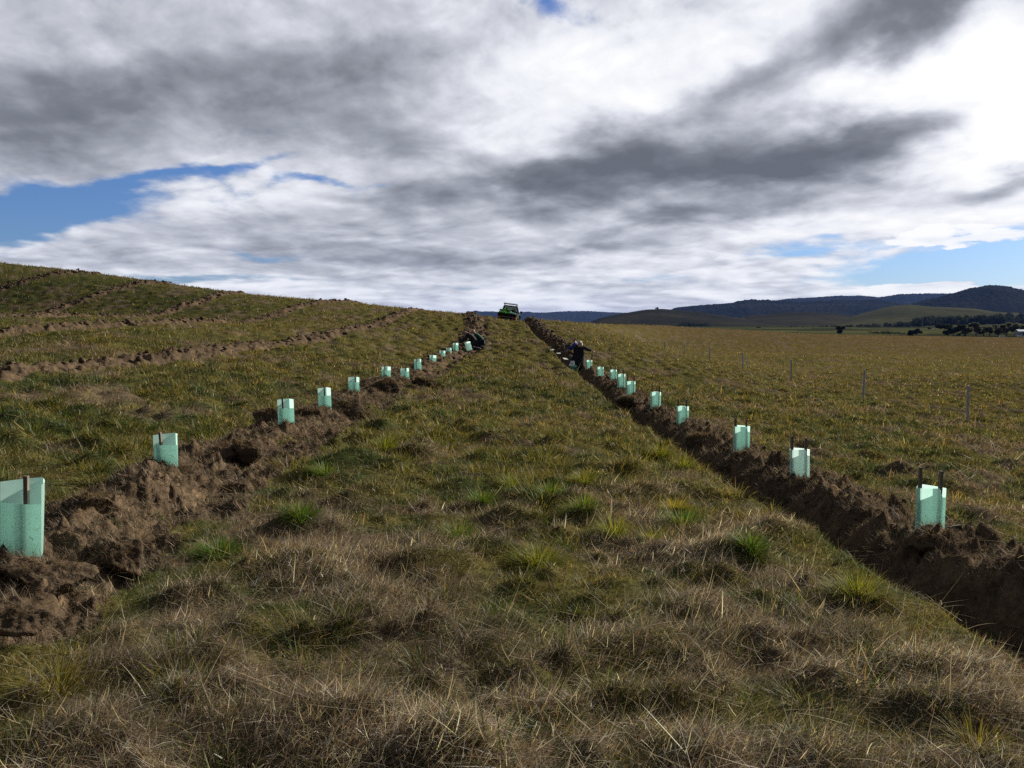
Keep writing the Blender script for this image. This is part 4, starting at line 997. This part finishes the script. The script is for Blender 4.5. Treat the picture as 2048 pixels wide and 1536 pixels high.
# ------------------------------------------------------------------ people
def skin_mesh(name, nodes, edges, mat, parent, sub=2, smooth=True):
    """one continuous surface grown round a skeleton: nodes = {key: (x, y, z, rx[, ry])}"""
    keys = list(nodes); me = bpy.data.meshes.new('tmp')
    me.from_pydata([nodes[k][:3] for k in keys], [(keys.index(a), keys.index(b)) for a, b in edges], [])
    ob = bpy.data.objects.new('tmp', me); C.objects.link(ob)
    md = ob.modifiers.new('s', 'SKIN'); md.use_smooth_shade = True
    for i, k in enumerate(keys):
        r = nodes[k][3:]; me.skin_vertices[0].data[i].radius = (r[0], r[-1]); me.skin_vertices[0].data[i].use_root = (i == 0)
    sb = ob.modifiers.new('d', 'SUBSURF'); sb.levels = sub; sb.render_levels = sub
    dg = bpy.context.evaluated_depsgraph_get(); dg.update()
    m2 = bpy.data.meshes.new_from_object(ob.evaluated_get(dg), depsgraph=dg)
    bpy.data.objects.remove(ob); m2.name = name; m2.materials.clear(); m2.materials.append(mat)
    return link(name, m2, parent)
def cloth_mat(name, col):
    m, t, out = material(name); n = t.noise(t.new('ShaderNodeTexCoord').outputs['Object'], 9, 4, .6)
    principled(t, out, t.ramp(n, [(.3, tuple(c * .7 for c in col)), (.7, tuple(c * 1.25 for c in col))]), .85, 0, bump(t, n, .5, .02), .2); return m
m_skin = flat_mat('skin', (.42, .26, .19), .55, 0, .08); m_boot = flat_mat('boot_leather', (.05, .04, .035), .7)
def lerp(a, b, t): return tuple(a[i] + (b[i] - a[i]) * t for i in range(3))
def hand_nodes(nd, ed, wrist, direction, key, curl=.5, side=1):
    d_ = Vector(direction).normalized(); up = Vector((0, 0, 1)) if abs(d_.z) < .8 else Vector((1, 0, 0))
    s = d_.cross(up).normalized() * side; n = s.cross(d_).normalized() * side
    w = Vector(wrist); palm = w + d_ * .065
    nd[key + 'p'] = (*palm, .034, .018); ed.append((key + 'w', key + 'p'))
    for k, (off, ln) in enumerate(((-.030, .062), (-.010, .075), (.010, .070), (.029, .055))):
        a = palm + d_ * .03 + s * off; b = a + (d_ * math.cos(curl) - n * math.sin(curl)) * ln * .55; c_ = b + (d_ * math.cos(2 * curl) - n * math.sin(2 * curl)) * ln * .5
        for j, q in enumerate((a, b, c_)): nd[f'{key}f{k}{j}'] = (*q, .0095 - .0015 * j, .0095 - .0015 * j)
        ed += [(key + 'p', f'{key}f{k}0'), (f'{key}f{k}0', f'{key}f{k}1'), (f'{key}f{k}1', f'{key}f{k}2')]
    a = w + d_ * .03 - s * .03; b = a + d_ * .03 - s * .022 - n * .01; c_ = b + d_ * .028 - n * .014
    for j, q in enumerate((a, b, c_)): nd[f'{key}t{j}'] = (*q, .0115 - .0015 * j, .0115 - .0015 * j)
    ed += [(key + 'w', f'{key}t0'), (f'{key}t0', f'{key}t1'), (f'{key}t1', f'{key}t2')]
def person(loc, rot, J, label, jacket, trousers, hair, long_hair=False, coat=False, hat=False, scale=1.0):
    """J: joints pelvis, waist, chest, neck, head, look and per side sh, el, wr, hip, kn, an, toe"""
    o = empty('person', loc, (0, 0, R(rot)), label=label, category='person'); o.scale = (scale,) * 3
    nd = {}; ed = []
    nd['pel'] = (*J['pel'], .16, .13); nd['wai'] = (*J['wai'], .15, .125); nd['che'] = (*J['che'], .175, .14); nd['nk'] = (*J['nk'], .055); nd['jaw'] = (*lerp(J['nk'], J['hd'], .55), .062); nd['hd'] = (*J['hd'], .088, .098); UP = Vector(J.get('up', (0, 0, 1))).normalized(); nd['crn'] = (*(Vector(J['hd']) + UP * .07), .07)
    ed += [('pel', 'wai'), ('wai', 'che'), ('che', 'nk'), ('nk', 'jaw'), ('jaw', 'hd'), ('hd', 'crn')]
    for s in 'LR':
        sg = -1 if s == 'L' else 1
        nd[s + 's'] = (*J[s + 's'], .07); nd[s + 'e'] = (*J[s + 'e'], .043); nd[s + 'w'] = (*J[s + 'w'], .028)
        nd[s + 'h'] = (*J[s + 'h'], .088); nd[s + 'k'] = (*J[s + 'k'], .06); nd[s + 'a'] = (*J[s + 'a'], .042); nd[s + 'o'] = (*J[s + 'o'], .034)
        ed += [('che', s + 's'), (s + 's', s + 'e'), (s + 'e', s + 'w'), ('pel', s + 'h'), (s + 'h', s + 'k'), (s + 'k', s + 'a'), (s + 'a', s + 'o')]
        hand_nodes(nd, ed, J[s + 'w'], Vector(J[s + 'w']) - Vector(J[s + 'e']), s, .55, sg)
    skin_mesh('body', nd, ed, m_skin, o)
    grow = lambda k, g: (*nd[k][:3], *[r + g for r in nd[k][3:]])
    jn = {k: grow(k, .04) for k in ('pel', 'wai', 'che')}; jn['nk'] = grow('nk', .02); je = [('pel', 'wai'), ('wai', 'che'), ('che', 'nk')]
    for s in 'LR':
        for k in 'sew': jn[s + k] = grow(s + k, .022)
        je += [('che', s + 's'), (s + 's', s + 'e'), (s + 'e', s + 'w')]
    skin_mesh('jacket', jn, je, jacket, o)
    if coat:
        p = Vector(J['pel']); b = MB(); prof = []
        nseg = 22; vs = []; fs = []
        zs = [(p.z + .16, .19, .15), (p.z - .02, .215, .18), (p.z - .25, .225, .2), (p.z - .48, .25, .23), (p.z - .66, .265, .25)]
        for z_, rx_, ry_ in zs:
            for k in range(nseg):
                a = 2 * math.pi * k / nseg; f_ = 1 + .05 * math.sin(a * 5 + z_ * 3); vs.append((p.x + math.cos(a) * rx_ * f_, p.y + math.sin(a) * ry_ * f_, z_))
        for i in range(len(zs) - 1):
            for k in range(nseg): fs.append((i * nseg + k, i * nseg + (k + 1) % nseg, (i + 1) * nseg + (k + 1) % nseg, (i + 1) * nseg + k))
        b.raw(vs, fs).build('coat_skirt', jacket, o, smooth=True)
    tn = {'pel': grow('pel', .02)}; te = []
    for s in 'LR':
        for k in 'hka': tn[s + k] = grow(s + k, .018)
        te += [('pel', s + 'h'), (s + 'h', s + 'k'), (s + 'k', s + 'a')]
    skin_mesh('trousers', tn, te, trousers, o)
    for s in 'LR':
        a, b_ = Vector(J[s + 'a']), Vector(J[s + 'o'])
        skin_mesh('boot', {'a': (*(a + (a - b_) * .25), .055), 'b': (*a, .052), 'c': (*((a + b_) / 2), .046, .042), 'd': (*b_, .04, .034)}, [('a', 'b'), ('b', 'c'), ('c', 'd')], m_boot, o)
    h = Vector(J['hd']); up = UP; look = (Vector(J['look']) - h); look = (look - up * look.dot(up)).normalized(); sd_ = look.cross(up)
    # face: eyes, nose, mouth, ears
    b = MB()
    for s in (-1, 1): b.tube([h + look * .085 + sd_ * .032 * s + up * .005, h + look * .098 + sd_ * .032 * s + up * .005], [.013, .006], 7)
    b.build('eyes', m_dark, o)
    MB().tube([h + look * .088 + up * .0, h + look * .112 - up * .03, h + look * .09 - up * .042], [.009, .016, .012], 7).build('nose', m_skin, o, smooth=True)
    MB().tube([h + look * .082 - up * .066 + sd_ * .024, h + look * .094 - up * .064, h + look * .082 - up * .066 - sd_ * .024], [.005, .008, .005], 6).build('mouth', flat_mat('lips', (.30, .13, .10)), o)
    for s in (-1, 1): MB().tube([h + sd_ * .088 * s + up * .025, h + sd_ * .103 * s - look * .012, h + sd_ * .088 * s - up * .035], [.012, .02, .010], 6).build('ear', m_skin, o, smooth=True)
    kh = 1.14 if long_hair else 1.0
    hn = {'a': (*(h + up * .045 - look * .025), .098 * kh, .102 * kh), 'b': (*(h - look * .05 - up * .01), .090, .09), 'c': (*(h - look * .055 - up * .06), .06)}
    he = [('a', 'b'), ('b', 'c')]
    if long_hair:
        hn['c'] = (*(h - look * .15 - up * .07), .115); hn['d'] = (*(h - look * .31 - up * .20), .13, .07); hn['e'] = (*(h - look * .34 - up * .33 + sd_ * .03), .10, .05); hn['f'] = (*(h - look * .26 - up * .24 + sd_ * .15), .065); he += [('c', 'd'), ('d', 'e'), ('d', 'f')]
    if hat: hn['a'] = (*(h + up * .055 - look * .01), .108, .112); hn['b'] = (*(h - look * .045 + up * .01), .098)
    skin_mesh('knitted_cap' if hat else 'hair', hn, he, hair, o)
    return o
c_black = cloth_mat('black_jacket_cloth', (.016, .017, .020)); c_navy = cloth_mat('navy_cloth', (.016, .018, .032)); c_green = cloth_mat('dark_green_jacket_cloth', (.012, .052, .040))
c_blue = cloth_mat('blue_jacket_cloth', (.020, .050, .21)); c_coat = cloth_mat('long_dark_coat_cloth', (.014, .014, .018))
h_black = flat_mat('black_knit', (.010, .010, .011), .9, 0, .3, 40); h_grey = flat_mat('grey_hair', (.34, .30, .27), .6, 0, .25, 40); h_blond = flat_mat('blond_hair', (.30, .21, .11), .5, 0, .3, 40); h_dark = flat_mat('dark_navy_hood', (.012, .016, .040), .8)
kneel = dict(up=(-.5, 0, .85), pel=(.08, 0, .36), wai=(-.01, 0, .52), che=(-.17, 0, .70), nk=(-.31, 0, .80), hd=(-.43, 0, .845), look=(-.9, -.1, .45),
             Ls=(-.20, -.19, .70), Le=(-.40, -.24, .46), Lw=(-.62, -.14, .33), Rs=(-.20, .19, .70), Re=(-.42, .22, .48), Rw=(-.66, .10, .38),
             Lh=(.06, -.11, .33), Lk=(-.22, -.16, .09), La=(.22, -.14, .08), Lo=(.36, -.14, .05), Rh=(.06, .11, .33), Rk=(-.20, .16, .09), Ra=(.24, .14, .08), Ro=(.38, .14, .05))
def place(px, py, Y, sink=0.):
    x, y, z = at(px, py, Y); return (x, y, z + EYE - sink)
person(place(946, 700, 42.6), 4, kneel, 'person kneeling in dark clothes and black cap, bent over beside the last left guard', c_black, c_navy, h_black, hat=True, scale=1.12)
k2 = dict(kneel); k2.update(hd=(-.41, .02, .88), nk=(-.30, 0, .82))
person(place(961, 698, 44.2), -6, k2, 'person with grey hair and dark green jacket kneeling behind the one in black', c_green, c_navy, h_grey, scale=1.06)
stand = dict(up=(.02, .35, 1), pel=(0, 0, .90), wai=(.01, .02, 1.06), che=(.02, .07, 1.26), nk=(.03, .15, 1.40), hd=(.03, .22, 1.47), look=(.15, .8, 1.1),
             Ls=(-.17, .07, 1.28), Le=(-.22, .22, 1.05), Lw=(-.08, .38, .92), Rs=(.20, .07, 1.27), Re=(.38, .05, 1.16), Rw=(.56, .0, 1.11),
             Lh=(-.09, 0, .87), Lk=(-.10, .03, .47), La=(-.11, -.02, .09), Lo=(-.12, .15, .05), Rh=(.09, 0, .87), Rk=(.11, .03, .47), Ra=(.12, -.02, .09), Ro=(.14, .15, .05))
person(place(1159, 750, 37.3), 0, stand, 'woman standing in a long dark coat, long blond hair, one arm out over a stake', c_coat, c_navy, h_blond, long_hair=True, coat=True, scale=.985)
reach = dict(kneel); reach.update(up=(-.1, 0, 1), pel=(.12, 0, .42), wai=(.09, -.01, .58), che=(.03, -.02, .80), nk=(-.02, -.03, .96), hd=(-.06, -.04, 1.07), look=(-.8, -.2, .6), Ls=(-.06, -.18, .84), Le=(-.24, -.25, .68), Lw=(-.44, -.24, .70), Rs=(.10, .16, .86), Re=(-.05, .30, .64), Rw=(-.28, .28, .56))
person(place(1150, 724, 39.6), 5, reach, 'person in a blue jacket and dark cap kneeling beyond the woman, arm stretched left', c_blue, c_navy, h_dark, hat=True)
# things in their hands and at their feet
x, y, z = place(1136.5, 698, 39.35)
o = empty('mallet', (x, y, z), (0, R(-42), R(10)), label='black headed mallet with pale handle held by the person in blue', category='mallet')
MB().tube([(0, 0, -.16), (0, 0, .10)], [.014, .014], 8).build('handle', m_straw, o)
MB().tube([(-.09, 0, .12), (-.075, 0, .12), (.075, 0, .12), (.09, 0, .12)], [.036, .045, .045, .036], 12).build('mallet_head', m_dark, o)
x, y, z = place(1183.5, 722, 37.2)
o = empty('wooden_stake', (x, y, z - .15), (0, R(2), .2), label='dark stake under the outstretched hand of the woman in the long coat', category='stake')
MB().prism([(-.015, -.015), (.015, -.015), (.015, .015), (-.015, .015)], 0, .50, 'z').build('shaft', m_stake, o, bevel=.002)
guard(place(938, 699.5, 41.9), .30, .40, R(20), 0, 'pale guard held open by the kneeling person in black', 'green tree guards along the left row', (0, R(-16)), .85, mat=m_guard_pale)
def flat_pack(px, py, Y, w, l, n, rot, tilt, label):
    w, l = w * .78, l * .78
    x, y, _ = at(px, py, Y); z = max(ground(x, y), at(px, py, Y)[2] + EYE - .06)
    o = empty('flat_guard_pack', (x, y, z + .03), (R(tilt[0]), R(tilt[1]), R(rot)), label=label, category='flat guards', group='white flat guard packs on the right row')
    for k in range(n):
        MB().box((random.uniform(-.02, .02), random.uniform(-.02, .02), .008 + k * .012), (w, l, .008), Matrix.Rotation(random.uniform(-.1, .1), 3, 'Z')).build('guard_sheet', m_white, o)
    MB().box((0, 0, .012 * n + .008), (w * 1.06, .03, .004)).build('strap', m_guard, o)
flat_pack(1144, 727, 37.9, .26, .36, 4, -25, (50, 12), 'upright white flat pack beside the woman in the long coat')
flat_pack(1131, 717, 40.2, .24, .3, 2, 20, (14, 4), 'white flat sheet lying left of the upright pack')
flat_pack(1117, 706, 42.2, .26, .24, 2, 5, (10, 0), 'white flat sheet lying below the outstretched arm')
flat_pack(1104, 702.5, 43.6, .18, .3, 2, -40, (16, 6), 'farthest white flat sheet along the right row')
m_teal = flat_mat('teal_plastic', (.03, .16, .13), .45, 0, .15)
x, y, z = place(1147, 745, 36.9)
o = empty('planting_crate', (x, y, z), (R(-4), 0, R(14)), label='dark teal crate of folded guards at the feet of the woman', category='crate')
ring = lambda sx, sy, zz: [(-sx, -sy, zz), (sx, -sy, zz), (sx, sy, zz), (-sx, sy, zz)]
vs = ring(.15, .11, 0) + ring(.18, .14, .24) + ring(.165, .125, .24) + ring(.14, .10, .02); fs = [(3, 2, 1, 0), (12, 13, 14, 15)]
for k in range(3):
    for i in range(4): fs.append((k * 4 + i, k * 4 + (i + 1) % 4, (k + 1) * 4 + (i + 1) % 4, (k + 1) * 4 + i))
MB().raw(vs, fs).build('crate_body', m_teal, o)
for k, (dx_, an) in enumerate(((-.07, 18), (.02, -25), (.09, 12))): MB().box((dx_, .0, .2), (.10, .008, .26), Matrix.Rotation(R(an), 3, 'Y')).build('folded_guard', m_guard, o)

# ------------------------------------------------------------------ green utility vehicle on the brow
def paint(name, col, rough=.3):
    m, t, out = material(name); n = t.noise(t.pos(), 3, 4, .6)
    principled(t, out, t.ramp(n, [(.3, tuple(c * .8 for c in col)), (.7, col)]), rough, 0, None, .5, **{'Coat Weight': .4}); return m
m_green = paint('green_paint', (.030, .135, .022)); m_black = flat_mat('black_trim', (.010, .011, .012), .75, 0, .25, 6., .1); m_steel = flat_mat('steel', (.35, .36, .38), .35, .8)
m_lime = flat_mat('lime_plastic', (.12, .46, .045), .45, 0, .12); m_red, t, out = material('red_lamp'); principled(t, out, (.45, .015, .012), .25)
m_orange, t, out = material('amber_lamp'); principled(t, out, (.6, .22, .02), .25)
m_glass, t, out = material('window_glass')
tb = t.new('ShaderNodeBsdfTransparent'); tb.inputs[0].default_value = (.42, .47, .46, 1); gb = t.new('ShaderNodeBsdfGlossy'); gb.inputs['Roughness'].default_value = .05
mx = t.new('ShaderNodeMixShader'); mx.inputs[0].default_value = .12; t.l.new(tb.outputs[0], mx.inputs[1]); t.l.new(gb.outputs[0], mx.inputs[2]); t.l.new(mx.outputs[0], out.inputs['Surface'])
vx, vy, _ = at(1017, 645, 69.5)
vz = at(1017, 645.5, 69.5)[2] + EYE - .10
ute = empty('utility_vehicle', (vx, vy, vz), (R(3), R(7), R(-6)), label='green utility vehicle with black roof rack parked on the brow of the hill', category='utility vehicle')
ute.scale = (.88,) * 3
VM = Matrix.Translation((vx, vy, vz)) @ __import__('mathutils').Euler((R(3), R(7), R(-6))).to_matrix().to_4x4() @ Matrix.Scale(.88, 4)
body = MB()
body.prism([(-.25, .58), (1.15, .58), (1.15, 1.05), (-.25, 1.08)], -.78, .78, 'x')          # cab lower
body.prism([(1.155, .55), (2.25, .55), (2.28, .80), (2.2, .95), (1.155, 1.04)], -.76, .76, 'x')  # bonnet
body.build('body', m_green, ute, bevel=.03)
MB().prism([(-.16, 1.66), (.62, 1.66), (.72, 1.70), (.5, 1.745), (-.1, 1.745), (-.2, 1.70)], -.60, .60, 'x').build('roof', m_black, ute, bevel=.02)
for s in (-1, 1):
    MB().tube([(s * .76, -.22, 1.06), (s * .60, -.17, 1.68)], [.045, .04], 6).build('pillar', m_black, ute)
    MB().tube([(s * .76, 1.12, 1.04), (s * .60, .66, 1.68)], [.04, .035], 6).build('pillar', m_black, ute)
    MB().tube([(s * .77, .42, 1.06), (s * .61, .34, 1.68)], [.035, .03], 6).build('pillar', m_black, ute)
    MB().raw([(s * .765, -.18, 1.09), (s * .765, 1.06, 1.07), (s * .61, .64, 1.65), (s * .61, -.14, 1.65)], [(0, 1, 2, 3)]).build('side_window', m_glass, ute)
    dr = MB().box((s * .795, .42, .82), (.03, 1.2, .44)).build('door', m_green, ute, bevel=.01)
    MB().box((s * .825, -.02, .93), (.03, .14, .03)).build('handle', m_black, dr)
    mr = MB().box((s * 1.0, 1.0, 1.19), (.24, .10, .18)).build('mirror', m_black, ute, bevel=.03)
    MB().tube([(s * .76, 1.02, 1.12), (s * .9, 1.0, 1.16)], [.02, .02], 6).build('mirror_arm', m_black, mr)
    MB().box((s * .36, .25, .98), (.46, .42, .5)).build('seat', m_black, ute, bevel=.06)
    st_ = ute.children[-1]; MB().box((s * .36, .08, 1.36), (.26, .12, .24)).build('headrest', m_black, st_, bevel=.04)
    MB().box((s * .36, .12, 1.12), (.46, .14, .44)).build('backrest', m_black, st_, bevel=.05)
    MB().prism([(-2.15, .80), (-.32, .80), (-.32, 1.12), (-2.15, 1.12)], s * .87 - .025, s * .87 + .025, 'x').build('tray_side', m_green if s < 0 else m_black, ute, bevel=.008)
    tl_ = MB().box((s * .70, -2.215, .74), (.26, .06, .13)).build('tail_light', m_red, ute, bevel=.01)
    MB().box((s * .79, -2.25, .74), (.07, .012, .10)).build('indicator', m_orange, tl_)
    for yy in (-1.35, 1.62):
        wh = empty('wheel', (s * .74, yy, .36)); wh.parent = ute
        def ring_x(prof, n=28):
            b = MB(); vs = []; fs = []; k = len(prof)
            for i in range(n):
                a = 2 * math.pi * i / n
                for xx, rr_ in prof: vs.append((xx, rr_ * math.cos(a), rr_ * math.sin(a)))
            for i in range(n):
                for j in range(k): fs.append((i * k + j, i * k + (j + 1) % k, ((i + 1) % n) * k + (j + 1) % k, ((i + 1) % n) * k + j))
            return b.raw(vs, fs)
        ring_x([(-.11, .22), (-.12, .30), (-.09, .36), (.09, .36), (.12, .30), (.11, .22)]).build('tyre', m_dark, wh, smooth=True)
        ring_x([(-.10, .05), (-.09, .215), (.09, .215), (.08, .16), (.06, .05)]).build('rim', m_steel, wh)
    ar = MB()
    for i in range(9):
        a0, a1 = math.pi * i / 9, math.pi * (i + 1) / 9
        ar.prism([(1.62 + .44 * math.cos(a), .40 + .44 * math.sin(a)) for a in (a0, a1)] + [(1.62 + .49 * math.cos(a), .40 + .49 * math.sin(a)) for a in (a1, a0)], s * .80 - .1, s * .80 + .1, 'x')
    ar.build('wheel_arch', m_black, ute)
MB().prism([(-.165, 1.10), (-.185, 1.66), (-.195, 1.66), (-.175, 1.10)], -.62, .62, 'x').build('rear_window', m_glass, ute)
MB().raw([(-.72, 1.14, 1.06), (.72, 1.14, 1.06), (.58, .68, 1.66), (-.58, .68, 1.66)], [(0, 1, 2, 3)]).build('windscreen', m_glass, ute)
MB().box((0, .95, 1.10), (1.3, .26, .14)).build('dashboard', m_black, ute, bevel=.04)
MB().tube([(-.36 + .17 * math.cos(a), .72 + .05 * math.sin(a), 1.18 + .16 * math.sin(a)) for a in np.linspace(0, 2 * math.pi, 17)], .014, 6).build('steering_wheel', m_black, ute)
MB().box((0, -1.235, .79), (1.72, 1.83, .05)).build('tray_floor', m_steel, ute)
MB().box((0, -.30, .96), (1.66, .04, .32)).build('headboard', m_black, ute)
tg = MB().box((0, -2.175, .95), (1.72, .04, .30)).build('tailgate', m_black, ute, bevel=.008)
MB().box((0, -2.20, .99), (.3, .03, .04)).build('latch', m_black, tg)
MB().box((0, -.1, .50), (.8, 4.3, .16)).build('chassis', m_black, ute)
MB().box((0, -2.26, .56), (1.5, .10, .14)).build('rear_bumper', m_black, ute, bevel=.02)
MB().box((.12, -2.325, .57), (.36, .012, .10)).build('number_plate', flat_mat('plate_grey', (.3, .3, .28)), ute)
MB().box((0, 2.33, .62), (1.6, .14, .24)).build('front_bumper', m_black, ute, bevel=.03)
for s in (-1, 1): MB().box((s * .58, 2.27, .80), (.3, .06, .16)).build('headlight', m_white, ute, bevel=.02)
for s in (-1, 1): MB().box((s * .72, -1.9, .47), (.3, .02, .36)).build('mud_flap', m_dark, ute)
rk = empty('roof_rack', (0, 0, 0)); rk.parent = ute
for s in (-1, 1):
    MB().tube([(s * .62, -.30, 1.88), (s * .62, .80, 1.88)], .022, 7).build('rail', m_black, rk)
    for yy in (-.15, .58): MB().box((s * .60, yy, 1.80), (.04, .05, .16)).build('rack_foot', m_black, rk)
for yy in (-.30, 0, .3, .55, .80): MB().tube([(-.62, yy, 1.86), (.62, yy, 1.86)], .02, 7).build('crossbar', m_black, rk)
MB().tube([(-.62, -.30, 1.96), (.62, -.30, 1.96)], .02, 7).build('rear_bar', m_black, rk)
for s in (-1, 1): MB().tube([(s * .62, -.30, 1.87), (s * .62, -.30, 1.97)], .02, 7).build('bar_post', m_black, rk)
# its load
def load(loc, rot):
    m = VM @ Matrix.Translation(loc) @ Matrix.Rotation(R(rot), 4, 'Z'); return m
def tub(loc, rot, s, label):
    o = empty('planting_tub', (0, 0, 0), label=label, category='tub', group='lime green tubs on the vehicle tray'); o.matrix_world = load(loc, rot)
    ring = lambda a, b_, zz: [(a * math.cos(t_) * (1 + .12 * abs(math.sin(2 * t_))), b_ * math.sin(t_) * (1 + .12 * abs(math.sin(2 * t_))), zz) for t_ in np.linspace(0, 2 * math.pi, 20, endpoint=False)]
    vs = ring(.22 * s, .17 * s, 0) + ring(.29 * s, .23 * s, .34 * s) + ring(.31 * s, .25 * s, .345 * s) + ring(.27 * s, .21 * s, .33 * s) + ring(.2 * s, .15 * s, .03); n = 20
    fs = [tuple(range(n))[::-1], tuple(range(4 * n, 5 * n))]
    for k in range(4):
        for i in range(n): fs.append((k * n + i, k * n + (i + 1) % n, (k + 1) * n + (i + 1) % n, (k + 1) * n + i))
    MB().raw(vs, fs).build('tub_body', m_lime, o)
    for q in (-1, 1): MB().tube([(q * .28 * s, -.08 * s, .34 * s), (q * .33 * s, -.05 * s, .40 * s), (q * .33 * s, .05 * s, .40 * s), (q * .28 * s, .08 * s, .34 * s)], .014, 6).build('handle', m_lime, o)
tub((-.50, -1.75, .82), 12, 1.15, 'lime green tub at the left rear corner of the vehicle tray')
tub((-.05, -1.25, .82), -20, 1.05, 'lime green tub in the middle of the vehicle tray')
o = empty('folded_guard_stack', (0, 0, 0), label='pale aqua stack of folded guards lying on the right of the tray', category='folded guards'); o.matrix_world = load((.46, -1.62, .98), -8) @ Matrix.Rotation(R(-16), 4, 'X') @ Matrix.Rotation(R(6), 4, 'Y')
for k in range(7): MB().box((random.uniform(-.03, .03), random.uniform(-.03, .03), .03 + .022 * k), (.62, .50, .018)).build('guard_sheet', m_guard_pale, o)
o = empty('tool_box', (0, 0, 0), label='black tool box behind the cab of the green vehicle', category='tool box'); o.matrix_world = load((.30, -.62, .82), 3)
MB().box((0, 0, .2), (.9, .42, .40)).build('case', m_black, o, bevel=.02)
MB().box((0, 0, .43), (.94, .46, .05)).build('lid', m_black, o, bevel=.01)
stick(1057, 641.5, 1083, 650, 62, .022, m_straw, 'pale bare branch lying on the far end of the right row', Y1=60.5)
stick(590, 744, 607, 738, 24, .012, m_straw, 'pale thin stick on the grass below the left guards')

# ------------------------------------------------------------------ the air between here and the far hills
m_haze = bpy.data.materials.new('haze'); m_haze.use_nodes = True; m_haze.node_tree.nodes.clear(); t = NT(m_haze.node_tree)
out = t.new('ShaderNodeOutputMaterial'); pv = t.new('ShaderNodeVolumePrincipled')
pv.inputs['Color'].default_value = (.20, .36, .98, 1); pv.inputs['Density'].default_value = 2.2e-5; pv.inputs['Anisotropy'].default_value = 0.0
t.l.new(pv.outputs[0], out.inputs['Volume'])
hz_top = max((o.matrix_world @ Vector(c)).z for o in scene.objects if o.type == 'MESH' for c in o.bound_box) + 5
hz_bot = float(GZ.min()) - 40
MB().box((0, 0, (hz_top + hz_bot) / 2), (36000, 36000, hz_top - hz_bot)).build('haze', m_haze, None, kind='stuff', label='thin blue haze in the air towards the far hills', category='haze')
